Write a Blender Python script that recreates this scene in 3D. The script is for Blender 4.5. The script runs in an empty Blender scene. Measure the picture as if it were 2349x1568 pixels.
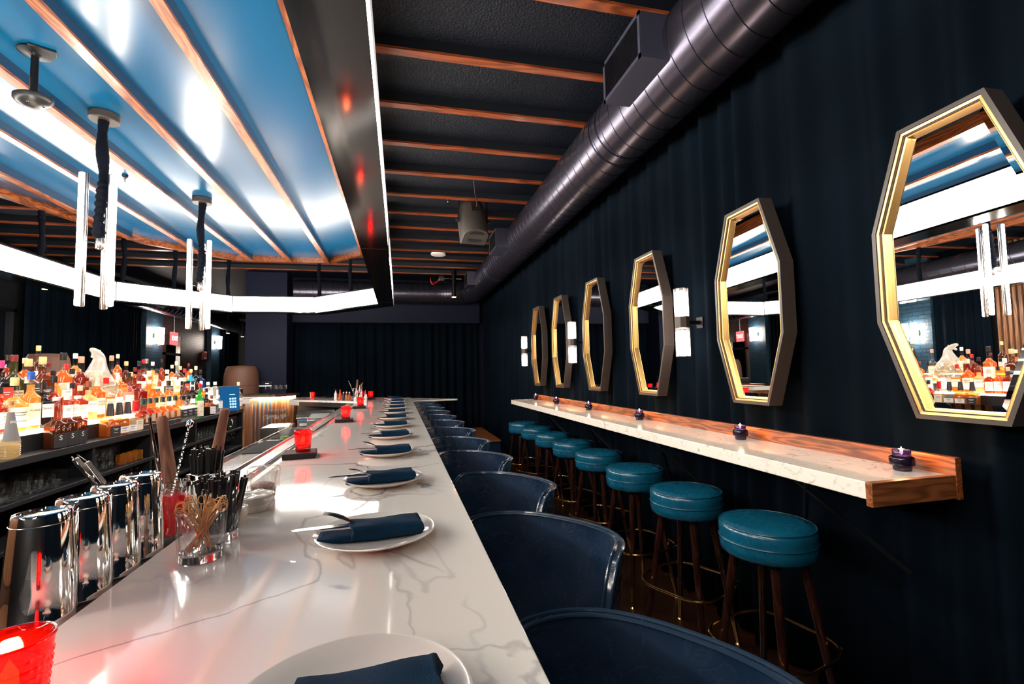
import bpy, math, random
from mathutils import Vector, Matrix
random.seed(7)
PI = math.pi
SC = bpy.context.scene
COL = SC.collection

# ---------------------------------------------------------------- camera, world, exposure
EYE = 1.43
FPX = 1080.0
def _unit(v):
    return v.normalized()
_vy = Vector((917 - 1174.5, 857 - 784.0, FPX))
_d = Vector((1.0, -0.02, 0.0))
_t = -(_vy @ _vy) / (_vy @ _d)
CX = _unit(_vy + _t * _d)
if CX.x < 0: CX = -CX
CY = _unit(_vy)
CZ = CX.cross(CY)
cam_data = bpy.data.cameras.new('camera')
cam_data.sensor_width = 36.0
cam_data.lens = 36.0 * FPX / 2349.0
cam_data.clip_start = 0.02
cam = bpy.data.objects.new('camera', cam_data)
COL.objects.link(cam)
_r = Vector((CX.x, CY.x, CZ.x)); _dn = Vector((CX.y, CY.y, CZ.y)); _f = Vector((CX.z, CY.z, CZ.z))
cam.matrix_world = Matrix(((_r.x, -_dn.x, -_f.x, 0), (_r.y, -_dn.y, -_f.y, 0), (_r.z, -_dn.z, -_f.z, EYE), (0, 0, 0, 1)))
SC.camera = cam
def ray(u, v):
    c = Vector((u - 1174.5, v - 784.0, FPX))
    return Vector((c @ CX, c @ CY, c @ CZ))
def y_at(u, X, v=950):
    r = ray(u, v); return r.y * X / r.x

world = bpy.data.worlds.new('world'); SC.world = world
world.use_nodes = True
world.node_tree.nodes['Background'].inputs[0].default_value = (0.02, 0.03, 0.05, 1)
world.node_tree.nodes['Background'].inputs[1].default_value = 0.3
SC.cycles.transparent_max_bounces = 40
SC.view_settings.view_transform = 'Standard'
SC.view_settings.look = 'None'
SC.view_settings.gamma = 1.0
SC.view_settings.use_curve_mapping = False
SC.view_settings.exposure = 2.1
RING_POWER = 5.5
PENDANT_POWER = 18.0
SCONCE_POWER = 10.0
SHELF_POWER = 2.6

# ---------------------------------------------------------------- materials
MATS = {}
def nt(name):
    m = bpy.data.materials.new(name); m.use_nodes = True
    n = m.node_tree; n.nodes.clear()
    out = n.nodes.new('ShaderNodeOutputMaterial')
    MATS[name] = m
    return m, n, out
def pbr(name, col, rough=0.5, metal=0.0, spec=0.5, coat=0.0, noise=None, bump=None, emis=None, sheen=0.0, rnoise=None, stretch=(1, 1, 1)):
    """noise=(scale, amount)  bump=(scale, strength, detail)  rnoise=(scale, amount)"""
    m, n, out = nt(name)
    b = n.nodes.new('ShaderNodeBsdfPrincipled')
    b.inputs['Base Color'].default_value = (*col, 1)
    b.inputs['Roughness'].default_value = rough
    b.inputs['Metallic'].default_value = metal
    b.inputs['Specular IOR Level'].default_value = spec
    b.inputs['Coat Weight'].default_value = coat
    b.inputs['Sheen Weight'].default_value = sheen
    n.links.new(b.outputs[0], out.inputs[0])
    if emis:
        b.inputs['Emission Color'].default_value = (*emis[0], 1); b.inputs['Emission Strength'].default_value = emis[1]
    if noise or bump or rnoise:
        tc = n.nodes.new('ShaderNodeTexCoord'); mp = n.nodes.new('ShaderNodeMapping')
        mp.inputs['Scale'].default_value = stretch
        n.links.new(tc.outputs['Object'], mp.inputs[0])
    if noise:
        t = n.nodes.new('ShaderNodeTexNoise'); t.inputs['Scale'].default_value = noise[0]; t.inputs['Detail'].default_value = 5
        n.links.new(mp.outputs[0], t.inputs['Vector'])
        r = n.nodes.new('ShaderNodeValToRGB')
        r.color_ramp.elements[0].position = 0.3; r.color_ramp.elements[1].position = 0.7
        a = noise[1]
        r.color_ramp.elements[0].color = (*[max(0, c * (1 - a)) for c in col], 1)
        r.color_ramp.elements[1].color = (*[min(1, c * (1 + a)) for c in col], 1)
        n.links.new(t.outputs['Fac'], r.inputs[0]); n.links.new(r.outputs[0], b.inputs['Base Color'])
    if rnoise:
        t = n.nodes.new('ShaderNodeTexNoise'); t.inputs['Scale'].default_value = rnoise[0]; t.inputs['Detail'].default_value = 4
        n.links.new(mp.outputs[0], t.inputs['Vector'])
        r = n.nodes.new('ShaderNodeMapRange'); r.inputs[3].default_value = rough - rnoise[1]; r.inputs[4].default_value = rough + rnoise[1]
        n.links.new(t.outputs['Fac'], r.inputs[0]); n.links.new(r.outputs[0], b.inputs['Roughness'])
    if bump:
        t = n.nodes.new('ShaderNodeTexNoise'); t.inputs['Scale'].default_value = bump[0]
        t.inputs['Detail'].default_value = bump[2] if len(bump) > 2 else 3
        n.links.new(mp.outputs[0], t.inputs['Vector'])
        bp = n.nodes.new('ShaderNodeBump'); bp.inputs['Strength'].default_value = bump[1]; bp.inputs['Distance'].default_value = 0.01
        n.links.new(t.outputs['Fac'], bp.inputs['Height']); n.links.new(bp.outputs[0], b.inputs['Normal'])
    return m
def emit(name, col, st):
    m, n, out = nt(name)
    e = n.nodes.new('ShaderNodeEmission'); e.inputs[0].default_value = (*col, 1); e.inputs[1].default_value = st
    n.links.new(e.outputs[0], out.inputs[0]); return m
def thin(name, col, body=0.0, rough=0.03, ior=1.45, edge=0.0):
    """thin glass or lit liquid: tinted see-through + a share of scattering + fresnel gloss"""
    m, n, out = nt(name)
    tr = n.nodes.new('ShaderNodeBsdfTransparent'); tr.inputs[0].default_value = (*col, 1)
    last = tr
    if edge > 0:
        lw = n.nodes.new('ShaderNodeLayerWeight'); lw.inputs[0].default_value = 0.35
        mxc = n.nodes.new('ShaderNodeMixRGB'); mxc.inputs[1].default_value = (*col, 1)
        mxc.inputs[2].default_value = (*[c * (1 - edge) for c in col], 1)
        n.links.new(lw.outputs['Facing'], mxc.inputs[0]); n.links.new(mxc.outputs[0], tr.inputs[0])
    if body > 0:
        tl = n.nodes.new('ShaderNodeBsdfTranslucent'); tl.inputs[0].default_value = (*col, 1)
        df = n.nodes.new('ShaderNodeBsdfDiffuse'); df.inputs[0].default_value = (*col, 1)
        mm = n.nodes.new('ShaderNodeMixShader'); mm.inputs[0].default_value = 0.35
        n.links.new(tl.outputs[0], mm.inputs[1]); n.links.new(df.outputs[0], mm.inputs[2])
        m2 = n.nodes.new('ShaderNodeMixShader'); m2.inputs[0].default_value = body
        n.links.new(tr.outputs[0], m2.inputs[1]); n.links.new(mm.outputs[0], m2.inputs[2]); last = m2
    gl = n.nodes.new('ShaderNodeBsdfGlossy'); gl.inputs['Roughness'].default_value = rough
    lf = n.nodes.new('ShaderNodeLayerWeight'); lf.inputs[0].default_value = 0.5
    pw = n.nodes.new('ShaderNodeMath'); pw.operation = 'POWER'; pw.inputs[1].default_value = 4.5; n.links.new(lf.outputs['Facing'], pw.inputs[0])
    fr = n.nodes.new('ShaderNodeMath'); fr.operation = 'MULTIPLY_ADD'; fr.inputs[1].default_value = 0.80; fr.inputs[2].default_value = 0.045; n.links.new(pw.outputs[0], fr.inputs[0])
    mx = n.nodes.new('ShaderNodeMixShader')
    n.links.new(fr.outputs[0], mx.inputs[0]); n.links.new(last.outputs[0], mx.inputs[1]); n.links.new(gl.outputs[0], mx.inputs[2])
    n.links.new(mx.outputs[0], out.inputs[0]); return m
def wood(name, c1, c2, rough=0.35, axis='Y', scale=6.0, coat=0.3, bump=0.15):
    m, n, out = nt(name)
    b = n.nodes.new('ShaderNodeBsdfPrincipled'); b.inputs['Roughness'].default_value = rough; b.inputs['Coat Weight'].default_value = coat
    b.inputs['Coat Roughness'].default_value = 0.2
    tc = n.nodes.new('ShaderNodeTexCoord'); mp = n.nodes.new('ShaderNodeMapping')
    s = {'X': (0.12, 1, 1), 'Y': (1, 0.12, 1), 'Z': (1, 1, 0.12)}[axis]
    mp.inputs['Scale'].default_value = [q * scale for q in s]
    n.links.new(tc.outputs['Object'], mp.inputs[0])
    t0 = n.nodes.new('ShaderNodeTexNoise'); t0.inputs['Scale'].default_value = 1.2; t0.inputs['Detail'].default_value = 2
    n.links.new(mp.outputs[0], t0.inputs['Vector'])
    w = n.nodes.new('ShaderNodeMath'); w.operation = 'MULTIPLY'; w.inputs[1].default_value = 60
    n.links.new(t0.outputs['Fac'], w.inputs[0])
    sn = n.nodes.new('ShaderNodeMath'); sn.operation = 'SINE'; n.links.new(w.outputs[0], sn.inputs[0])
    mr = n.nodes.new('ShaderNodeMapRange'); mr.inputs[1].default_value = -1; n.links.new(sn.outputs[0], mr.inputs[0])
    t1 = n.nodes.new('ShaderNodeTexNoise'); t1.inputs['Scale'].default_value = 14; t1.inputs['Detail'].default_value = 6
    n.links.new(mp.outputs[0], t1.inputs['Vector'])
    mx = n.nodes.new('ShaderNodeMath'); mx.operation = 'MULTIPLY_ADD'; mx.inputs[1].default_value = 0.45
    n.links.new(mr.outputs[0], mx.inputs[0]); 
    t2 = n.nodes.new('ShaderNodeMath'); t2.operation = 'MULTIPLY'; t2.inputs[1].default_value = 0.55
    n.links.new(t1.outputs['Fac'], t2.inputs[0]); n.links.new(t2.outputs[0], mx.inputs[2])
    r = n.nodes.new('ShaderNodeValToRGB'); r.color_ramp.elements[0].color = (*c1, 1); r.color_ramp.elements[1].color = (*c2, 1)
    r.color_ramp.elements[0].position = 0.15; r.color_ramp.elements[1].position = 0.75
    n.links.new(mx.outputs[0], r.inputs[0]); n.links.new(r.outputs[0], b.inputs['Base Color'])
    bp = n.nodes.new('ShaderNodeBump'); bp.inputs['Strength'].default_value = bump; bp.inputs['Distance'].default_value = 0.003
    n.links.new(mx.outputs[0], bp.inputs['Height']); n.links.new(bp.outputs[0], b.inputs['Normal'])
    n.links.new(b.outputs[0], out.inputs[0]); return m
def marble(name, base, vein, vscale, width, rough, mottled=False):
    m, n, out = nt(name)
    b = n.nodes.new('ShaderNodeBsdfPrincipled'); b.inputs['Roughness'].default_value = rough
    b.inputs['Coat Weight'].default_value = 0.15; b.inputs['Coat Roughness'].default_value = 0.03
    tc = n.nodes.new('ShaderNodeTexCoord')
    def vein_layer(scale, wd, seed, mlo, mhi):
        mp = n.nodes.new('ShaderNodeMapping'); mp.inputs['Location'].default_value = (seed, seed * 1.7, 0)
        mp.inputs['Rotation'].default_value = (0, 0, 0.5)
        n.links.new(tc.outputs['Object'], mp.inputs[0])
        t = n.nodes.new('ShaderNodeTexNoise'); t.inputs['Scale'].default_value = scale; t.inputs['Detail'].default_value = 9
        t.inputs['Roughness'].default_value = 0.42; t.inputs['Distortion'].default_value = 0.7
        n.links.new(mp.outputs[0], t.inputs['Vector'])
        s = n.nodes.new('ShaderNodeMath'); s.operation = 'SUBTRACT'; s.inputs[1].default_value = 0.5; n.links.new(t.outputs['Fac'], s.inputs[0])
        a = n.nodes.new('ShaderNodeMath'); a.operation = 'ABSOLUTE'; n.links.new(s.outputs[0], a.inputs[0])
        r = n.nodes.new('ShaderNodeMapRange'); r.interpolation_type = 'SMOOTHSTEP'
        r.inputs[1].default_value = 0; r.inputs[2].default_value = wd; r.inputs[3].default_value = 1; r.inputs[4].default_value = 0
        n.links.new(a.outputs[0], r.inputs[0])
        k = n.nodes.new('ShaderNodeTexNoise'); k.inputs['Scale'].default_value = scale * 0.9; k.inputs['Detail'].default_value = 2
        mp2 = n.nodes.new('ShaderNodeMapping'); mp2.inputs['Location'].default_value = (seed + 9, 3, 5)
        n.links.new(tc.outputs['Object'], mp2.inputs[0]); n.links.new(mp2.outputs[0], k.inputs['Vector'])
        kr = n.nodes.new('ShaderNodeMapRange'); kr.inputs[1].default_value = mlo; kr.inputs[2].default_value = mhi
        n.links.new(k.outputs['Fac'], kr.inputs[0])
        q = n.nodes.new('ShaderNodeMath'); q.operation = 'MULTIPLY'; n.links.new(r.outputs[0], q.inputs[0]); n.links.new(kr.outputs[0], q.inputs[1])
        return q
    if mottled:
        l1 = vein_layer(vscale, width, 0.3, 0.45, 0.62); l2 = vein_layer(vscale * 3.1, width * 2.2, 4.4, 0.5, 0.7)
    else:
        l1 = vein_layer(vscale, width, 1.3, 0.40, 0.62); l2 = vein_layer(vscale * 1.7, width * 2.2, 6.1, 0.47, 0.66)
    mx = n.nodes.new('ShaderNodeMath'); mx.operation = 'MAXIMUM'; n.links.new(l1.outputs[0], mx.inputs[0]); n.links.new(l2.outputs[0], mx.inputs[1])
    sc = n.nodes.new('ShaderNodeMath'); sc.operation = 'MULTIPLY'; sc.inputs[1].default_value = 0.75; n.links.new(mx.outputs[0], sc.inputs[0])
    c = n.nodes.new('ShaderNodeMixRGB'); c.inputs[1].default_value = (*base, 1); c.inputs[2].default_value = (*vein, 1)
    n.links.new(sc.outputs[0], c.inputs[0]); n.links.new(c.outputs[0], b.inputs['Base Color']); n.links.new(b.outputs[0], out.inputs[0])
    return m
def leather(name, c1, c2, rough, crack=1.0):
    m, n, out = nt(name)
    b = n.nodes.new('ShaderNodeBsdfPrincipled'); b.inputs['Roughness'].default_value = rough
    b.inputs['Coat Weight'].default_value = 0.5; b.inputs['Coat Roughness'].default_value = rough * 0.6
    tc = n.nodes.new('ShaderNodeTexCoord')
    t = n.nodes.new('ShaderNodeTexNoise'); t.inputs['Scale'].default_value = 7; t.inputs['Detail'].default_value = 6
    n.links.new(tc.outputs['Object'], t.inputs['Vector'])
    r = n.nodes.new('ShaderNodeValToRGB'); r.color_ramp.elements[0].color = (*c1, 1); r.color_ramp.elements[1].color = (*c2, 1)
    r.color_ramp.elements[0].position = 0.35; r.color_ramp.elements[1].position = 0.7
    n.links.new(t.outputs['Fac'], r.inputs[0]); n.links.new(r.outputs[0], b.inputs['Base Color'])
    k = n.nodes.new('ShaderNodeTexNoise'); k.inputs['Scale'].default_value = 9; k.inputs['Detail'].default_value = 9; k.inputs['Distortion'].default_value = 1.5
    n.links.new(tc.outputs['Object'], k.inputs['Vector'])
    s = n.nodes.new('ShaderNodeMath'); s.operation = 'SUBTRACT'; s.inputs[1].default_value = 0.5; n.links.new(k.outputs['Fac'], s.inputs[0])
    a = n.nodes.new('ShaderNodeMath'); a.operation = 'ABSOLUTE'; n.links.new(s.outputs[0], a.inputs[0])
    mr = n.nodes.new('ShaderNodeMapRange'); mr.inputs[2].default_value = 0.03; n.links.new(a.outputs[0], mr.inputs[0])
    rr = n.nodes.new('ShaderNodeMapRange'); rr.inputs[3].default_value = rough * 1.9; rr.inputs[4].default_value = rough
    n.links.new(mr.outputs[0], rr.inputs[0]); n.links.new(rr.outputs[0], b.inputs['Roughness'])
    bp = n.nodes.new('ShaderNodeBump'); bp.inputs['Strength'].default_value = 0.12 * crack; bp.inputs['Distance'].default_value = 0.004
    n.links.new(mr.outputs[0], bp.inputs['Height'])
    f = n.nodes.new('ShaderNodeTexNoise'); f.inputs['Scale'].default_value = 5; n.links.new(tc.outputs['Object'], f.inputs['Vector'])
    bp2 = n.nodes.new('ShaderNodeBump'); bp2.inputs['Strength'].default_value = 0.42 * min(1, crack); bp2.inputs['Distance'].default_value = 0.02
    n.links.new(f.outputs['Fac'], bp2.inputs['Height']); n.links.new(bp.outputs[0], bp2.inputs['Normal'])
    n.links.new(bp2.outputs[0], b.inputs['Normal']); n.links.new(b.outputs[0], out.inputs[0]); return m
def planks(name, c1, c2, rough, w=0.085, L=0.9, rot=0.0):
    m, n, out = nt(name)
    b = n.nodes.new('ShaderNodeBsdfPrincipled'); b.inputs['Roughness'].default_value = rough
    tc = n.nodes.new('ShaderNodeTexCoord'); mp = n.nodes.new('ShaderNodeMapping'); mp.inputs['Rotation'].default_value = (0, 0, rot)
    n.links.new(tc.outputs['Object'], mp.inputs[0])
    br = n.nodes.new('ShaderNodeTexBrick'); br.inputs['Scale'].default_value = 1; br.inputs['Brick Width'].default_value = L; br.inputs['Row Height'].default_value = w
    br.inputs['Mortar Size'].default_value = 0.0015; br.inputs['Color1'].default_value = (*c1, 1); br.inputs['Color2'].default_value = (*c2, 1)
    br.inputs['Mortar'].default_value = (0.002, 0.001, 0.001, 1)
    n.links.new(mp.outputs[0], br.inputs[0])
    mp2 = n.nodes.new('ShaderNodeMapping'); mp2.inputs['Scale'].default_value = (4, 60, 1); n.links.new(mp.outputs[0], mp2.inputs[0])
    t = n.nodes.new('ShaderNodeTexNoise'); t.inputs['Scale'].default_value = 1; t.inputs['Detail'].default_value = 6; n.links.new(mp2.outputs[0], t.inputs['Vector'])
    mr = n.nodes.new('ShaderNodeMapRange'); mr.inputs[3].default_value = 0.45; mr.inputs[4].default_value = 1.5; n.links.new(t.outputs['Fac'], mr.inputs[0])
    v = n.nodes.new('ShaderNodeVectorMath'); v.operation = 'MULTIPLY'; n.links.new(br.outputs[0], v.inputs[0]); n.links.new(mr.outputs[0], v.inputs[1])
    n.links.new(v.outputs[0], b.inputs['Base Color']); n.links.new(b.outputs[0], out.inputs[0]); return m
def brick(name, c1, c2, mortar):
    m, n, out = nt(name)
    b = n.nodes.new('ShaderNodeBsdfPrincipled'); b.inputs['Roughness'].default_value = 0.45
    tc = n.nodes.new('ShaderNodeTexCoord'); mp = n.nodes.new('ShaderNodeMapping'); mp.inputs['Rotation'].default_value = (PI / 2, 0, PI / 2)
    sx = n.nodes.new('ShaderNodeSeparateXYZ'); n.links.new(tc.outputs['Object'], sx.inputs[0])
    ad = n.nodes.new('ShaderNodeMath'); ad.operation = 'ADD'; n.links.new(sx.outputs[0], ad.inputs[0]); n.links.new(sx.outputs[1], ad.inputs[1])
    cb = n.nodes.new('ShaderNodeCombineXYZ'); n.links.new(ad.outputs[0], cb.inputs[0]); n.links.new(sx.outputs[2], cb.inputs[1])
    br = n.nodes.new('ShaderNodeTexBrick'); br.inputs['Scale'].default_value = 1; br.inputs['Brick Width'].default_value = 0.21; br.inputs['Row Height'].default_value = 0.07
    br.inputs['Mortar Size'].default_value = 0.006; br.inputs['Color1'].default_value = (*c1, 1); br.inputs['Color2'].default_value = (*c2, 1); br.inputs['Mortar'].default_value = (*mortar, 1)
    n.links.new(cb.outputs[0], br.inputs[0]); n.links.new(br.outputs[0], b.inputs['Base Color'])
    t = n.nodes.new('ShaderNodeTexNoise'); t.inputs['Scale'].default_value = 25; n.links.new(tc.outputs['Object'], t.inputs['Vector'])
    ma = n.nodes.new('ShaderNodeMath'); ma.operation = 'SUBTRACT'; n.links.new(t.outputs['Fac'], ma.inputs[0]); n.links.new(br.outputs['Fac'], ma.inputs[1])
    bp = n.nodes.new('ShaderNodeBump'); bp.inputs['Strength'].default_value = 0.7; bp.inputs['Distance'].default_value = 0.01
    n.links.new(ma.outputs[0], bp.inputs['Height']); n.links.new(bp.outputs[0], b.inputs['Normal']); n.links.new(b.outputs[0], out.inputs[0]); return m
def cut_glass(name, col=(1, 1, 1), ior=1.5, rough=0.0):
    m, n, out = nt(name)
    g = n.nodes.new('ShaderNodeBsdfGlass'); g.inputs[0].default_value = (*col, 1); g.inputs['Roughness'].default_value = rough; g.inputs['IOR'].default_value = ior
    n.links.new(g.outputs[0], out.inputs[0]); return m

MARBLE = marble('veined_marble', (0.88, 0.83, 0.76), (0.20, 0.19, 0.22), 1.15, 0.006, 0.07)
MARBLE2 = marble('speckled_quartz', (0.84, 0.78, 0.69), (0.38, 0.35, 0.33), 9.0, 0.02, 0.10, True)
OAK = wood('orange_oak', (0.10, 0.018, 0.005), (0.30, 0.068, 0.018), 0.42, 'X', 5)
OAKY = wood('orange_oak_long', (0.085, 0.016, 0.004), (0.40, 0.112, 0.032), 0.32, 'Y', 12)
WALNUT = wood('walnut', (0.05, 0.016, 0.007), (0.20, 0.075, 0.03), 0.3, 'X', 6)
SLATWOOD = wood('walnut_slat', (0.14, 0.05, 0.02), (0.42, 0.18, 0.08), 0.4, 'Z', 4)
MUDDLE = wood('muddler_wood', (0.12, 0.04, 0.022), (0.27, 0.11, 0.065), 0.55, 'Z', 14, coat=0)
BLUE = pbr('satin_blue_paint', (0.001, 0.084, 0.198), 0.24, spec=0.42)
BLUED = pbr('deep_blue_paint', (0.001, 0.028, 0.075), 0.4)
POPCORN = pbr('black_popcorn_ceiling', (0.0035, 0.006, 0.012), 0.5, spec=0.25, bump=(70, 1.0, 5))
NAVYWALL = pbr('navy_wall_paint', (0.0055, 0.0085, 0.028), 0.6, spec=0.2, noise=(3, 0.06))
BLACKPAINT = pbr('black_paint', (0.008, 0.009, 0.012), 0.5)
BLACKGLOSS = pbr('polished_black_panel', (0.006, 0.0055, 0.005), 0.10, spec=0.5, rnoise=(4, 0.02))
BLACKMETAL = pbr('black_metal', (0.015, 0.015, 0.017), 0.35, metal=0.7)
VELVET = pbr('navy_velvet', (0.0020, 0.0048, 0.0088), 0.85, spec=0.035, sheen=0.0, noise=(1.5, 0.25))
DUCT = pbr('painted_spiral_duct', (0.085, 0.080, 0.110), 0.26, metal=0.85, rnoise=(3, 0.02), noise=(1, 0.06))
DUCTD = pbr('duct_seam', (0.03, 0.035, 0.065), 0.3, metal=0.85)
REGP = pbr('register_paint', (0.035, 0.036, 0.060), 0.4)
STEEL = pbr('brushed_steel', (0.62, 0.58, 0.54), 0.22, metal=1.0, rnoise=(6, 0.05), noise=(4, 0.08))
CHROME = pbr('polished_steel', (0.80, 0.78, 0.76), 0.05, metal=1.0)
BRASS = pbr('brass', (0.75, 0.45, 0.16), 0.2, metal=1.0)
GOLD = pbr('gold_liner', (0.70, 0.40, 0.14), 0.32, metal=1.0)
TAUPE = pbr('taupe_lacquer', (0.050, 0.038, 0.033), 0.4, noise=(60, 0.1))
MIRROR = pbr('mirror_silver', (0.90, 0.92, 0.90), 0.0, metal=1.0)
TEAL = leather('teal_leather', (0.002, 0.070, 0.132), (0.004, 0.100, 0.178), 0.22, 0.25)
NAVYL = leather('navy_leather', (0.008, 0.021, 0.048), (0.025, 0.044, 0.080), 0.16, 1.2)
JOIST = pbr('black_joist_paint', (0.004, 0.006, 0.011), 0.5)
PIPING = pbr('navy_piping', (0.010, 0.03, 0.06), 0.25, coat=0.4)
TPIPE = pbr('teal_piping', (0.003, 0.06, 0.10), 0.3)
LEGWOOD = wood('dark_leg_wood', (0.012, 0.004, 0.003), (0.042, 0.012, 0.008), 0.14, 'Z', 8)
FLOORM = planks('dark_plank_floor', (0.022, 0.009, 0.005), (0.036, 0.014, 0.007), 0.22, rot=0.75)
STAGEM = planks('warm_plank_stage', (0.42, 0.15, 0.045), (0.32, 0.10, 0.03), 0.3, rot=1.0)
BRICKM = brick('blue_brick', (0.03, 0.085, 0.14), (0.02, 0.06, 0.10), (0.012, 0.03, 0.05))
BROWNBRICK = brick('brown_brick', (0.10, 0.05, 0.03), (0.07, 0.035, 0.022), (0.03, 0.02, 0.015))
CHINA = pbr('white_china', (0.82, 0.76, 0.70), 0.12, coat=0.4)
NAPKIN = pbr('navy_cloth', (0.003, 0.026, 0.060), 0.85, spec=0.15, sheen=0.0, bump=(500, 0.25, 2), noise=(20, 0.2))
PAPERBLACK = pbr('black_paper', (0.012, 0.008, 0.009), 0.7)
WAX = pbr('candle_wax', (0.85, 0.75, 0.6), 0.4, emis=((1.0, 0.45, 0.12), 0.08))
FLAME = emit('flame', (1.0, 0.62, 0.26), 45)
REDGLASS = thin('red_votive_glass', (0.90, 0.022, 0.014), 0.06, 0.05, 1.5, edge=0.9)
PLUMGLASS = thin('plum_glass', (0.10, 0.075, 0.20), 0.12, 0.05)
FLUTE = thin('fluted_lit_glass', (0.98, 0.95, 0.93), 0.07, 0.05)
CLEAR = thin('clear_glass', (0.97, 0.98, 0.98), 0.0, 0.02, 1.5, edge=0.14)
CLEARH = cut_glass('heavy_glass', (0.97, 0.98, 0.98))
CRYSTAL = thin('frosted_crystal', (0.92, 0.90, 0.86), 0.30, 0.15, 1.5)
WRAP = thin('cling_wrap', (0.96, 0.95, 0.93), 0.12, 0.10, 1.45)
WHITEL = emit('ring_diffuser', (1.0, 0.93, 0.84), RING_POWER)
TUBEL = emit('pendant_tube_light', (1.0, 0.93, 0.82), PENDANT_POWER)
SCONL = emit('sconce_core', (1.0, 0.86, 0.76), SCONCE_POWER)
SHELFL = emit('lit_acrylic', (1.0, 0.80, 0.58), SHELF_POWER)
STRIPL = emit('led_strip', (1.0, 0.80, 0.58), 38)
WARMDOT = emit('warm_downlight', (1.0, 0.62, 0.22), 8)
REDSIGN = emit('red_sign_light', (1.0, 0.06, 0.06), 1.0)
SIGNTXT = emit('sign_letter', (1.0, 0.8, 0.75), 3)
SCREEN = emit('screen_blue', (0.012, 0.12, 0.32), 0.22)
SCREENW = emit('screen_keys', (0.45, 0.75, 1.0), 0.35)
BLACKPLAS = pbr('black_plastic', (0.012, 0.012, 0.013), 0.35)
GREYPLAS = pbr('grey_speaker_shell', (0.042, 0.036, 0.031), 0.5, bump=(300, 0.15, 2))
BLACKCLOTH = pbr('black_fabric', (0.0025, 0.004, 0.009), 0.85, spec=0.1, bump=(40, 0.5, 3))
RUBBER = pbr('black_rubber_mat', (0.010, 0.010, 0.011), 0.6, bump=(200, 0.3, 1))
BAMBOO = pbr('bamboo', (0.55, 0.31, 0.11), 0.6, noise=(60, 0.2))
REDPLAS = pbr('red_wire', (0.6, 0.01, 0.01), 0.4)
WHITEP = pbr('white_plastic', (0.75, 0.73, 0.72), 0.4)
BROWNL = pbr('brown_standin', (0.16, 0.07, 0.045), 0.6)
BERRY = pbr('red_berries', (0.25, 0.02, 0.015), 0.4, noise=(120, 0.5), bump=(150, 1.0, 2))
INK = pbr('black_ink', (0.02, 0.018, 0.018), 0.6)
INKW = pbr('white_ink', (0.85, 0.82, 0.78), 0.5)
NIGHT = pbr('night_glass', (0.004, 0.006, 0.009), 0.06, spec=0.8)
TEALSTRIP = pbr('blue_grey_groove', (0.03, 0.10, 0.17), 0.5)
LIMEM = pbr('lime_green', (0.18, 0.30, 0.03), 0.4)
GREENF = pbr('leaf_green', (0.08, 0.22, 0.04), 0.5)
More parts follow.
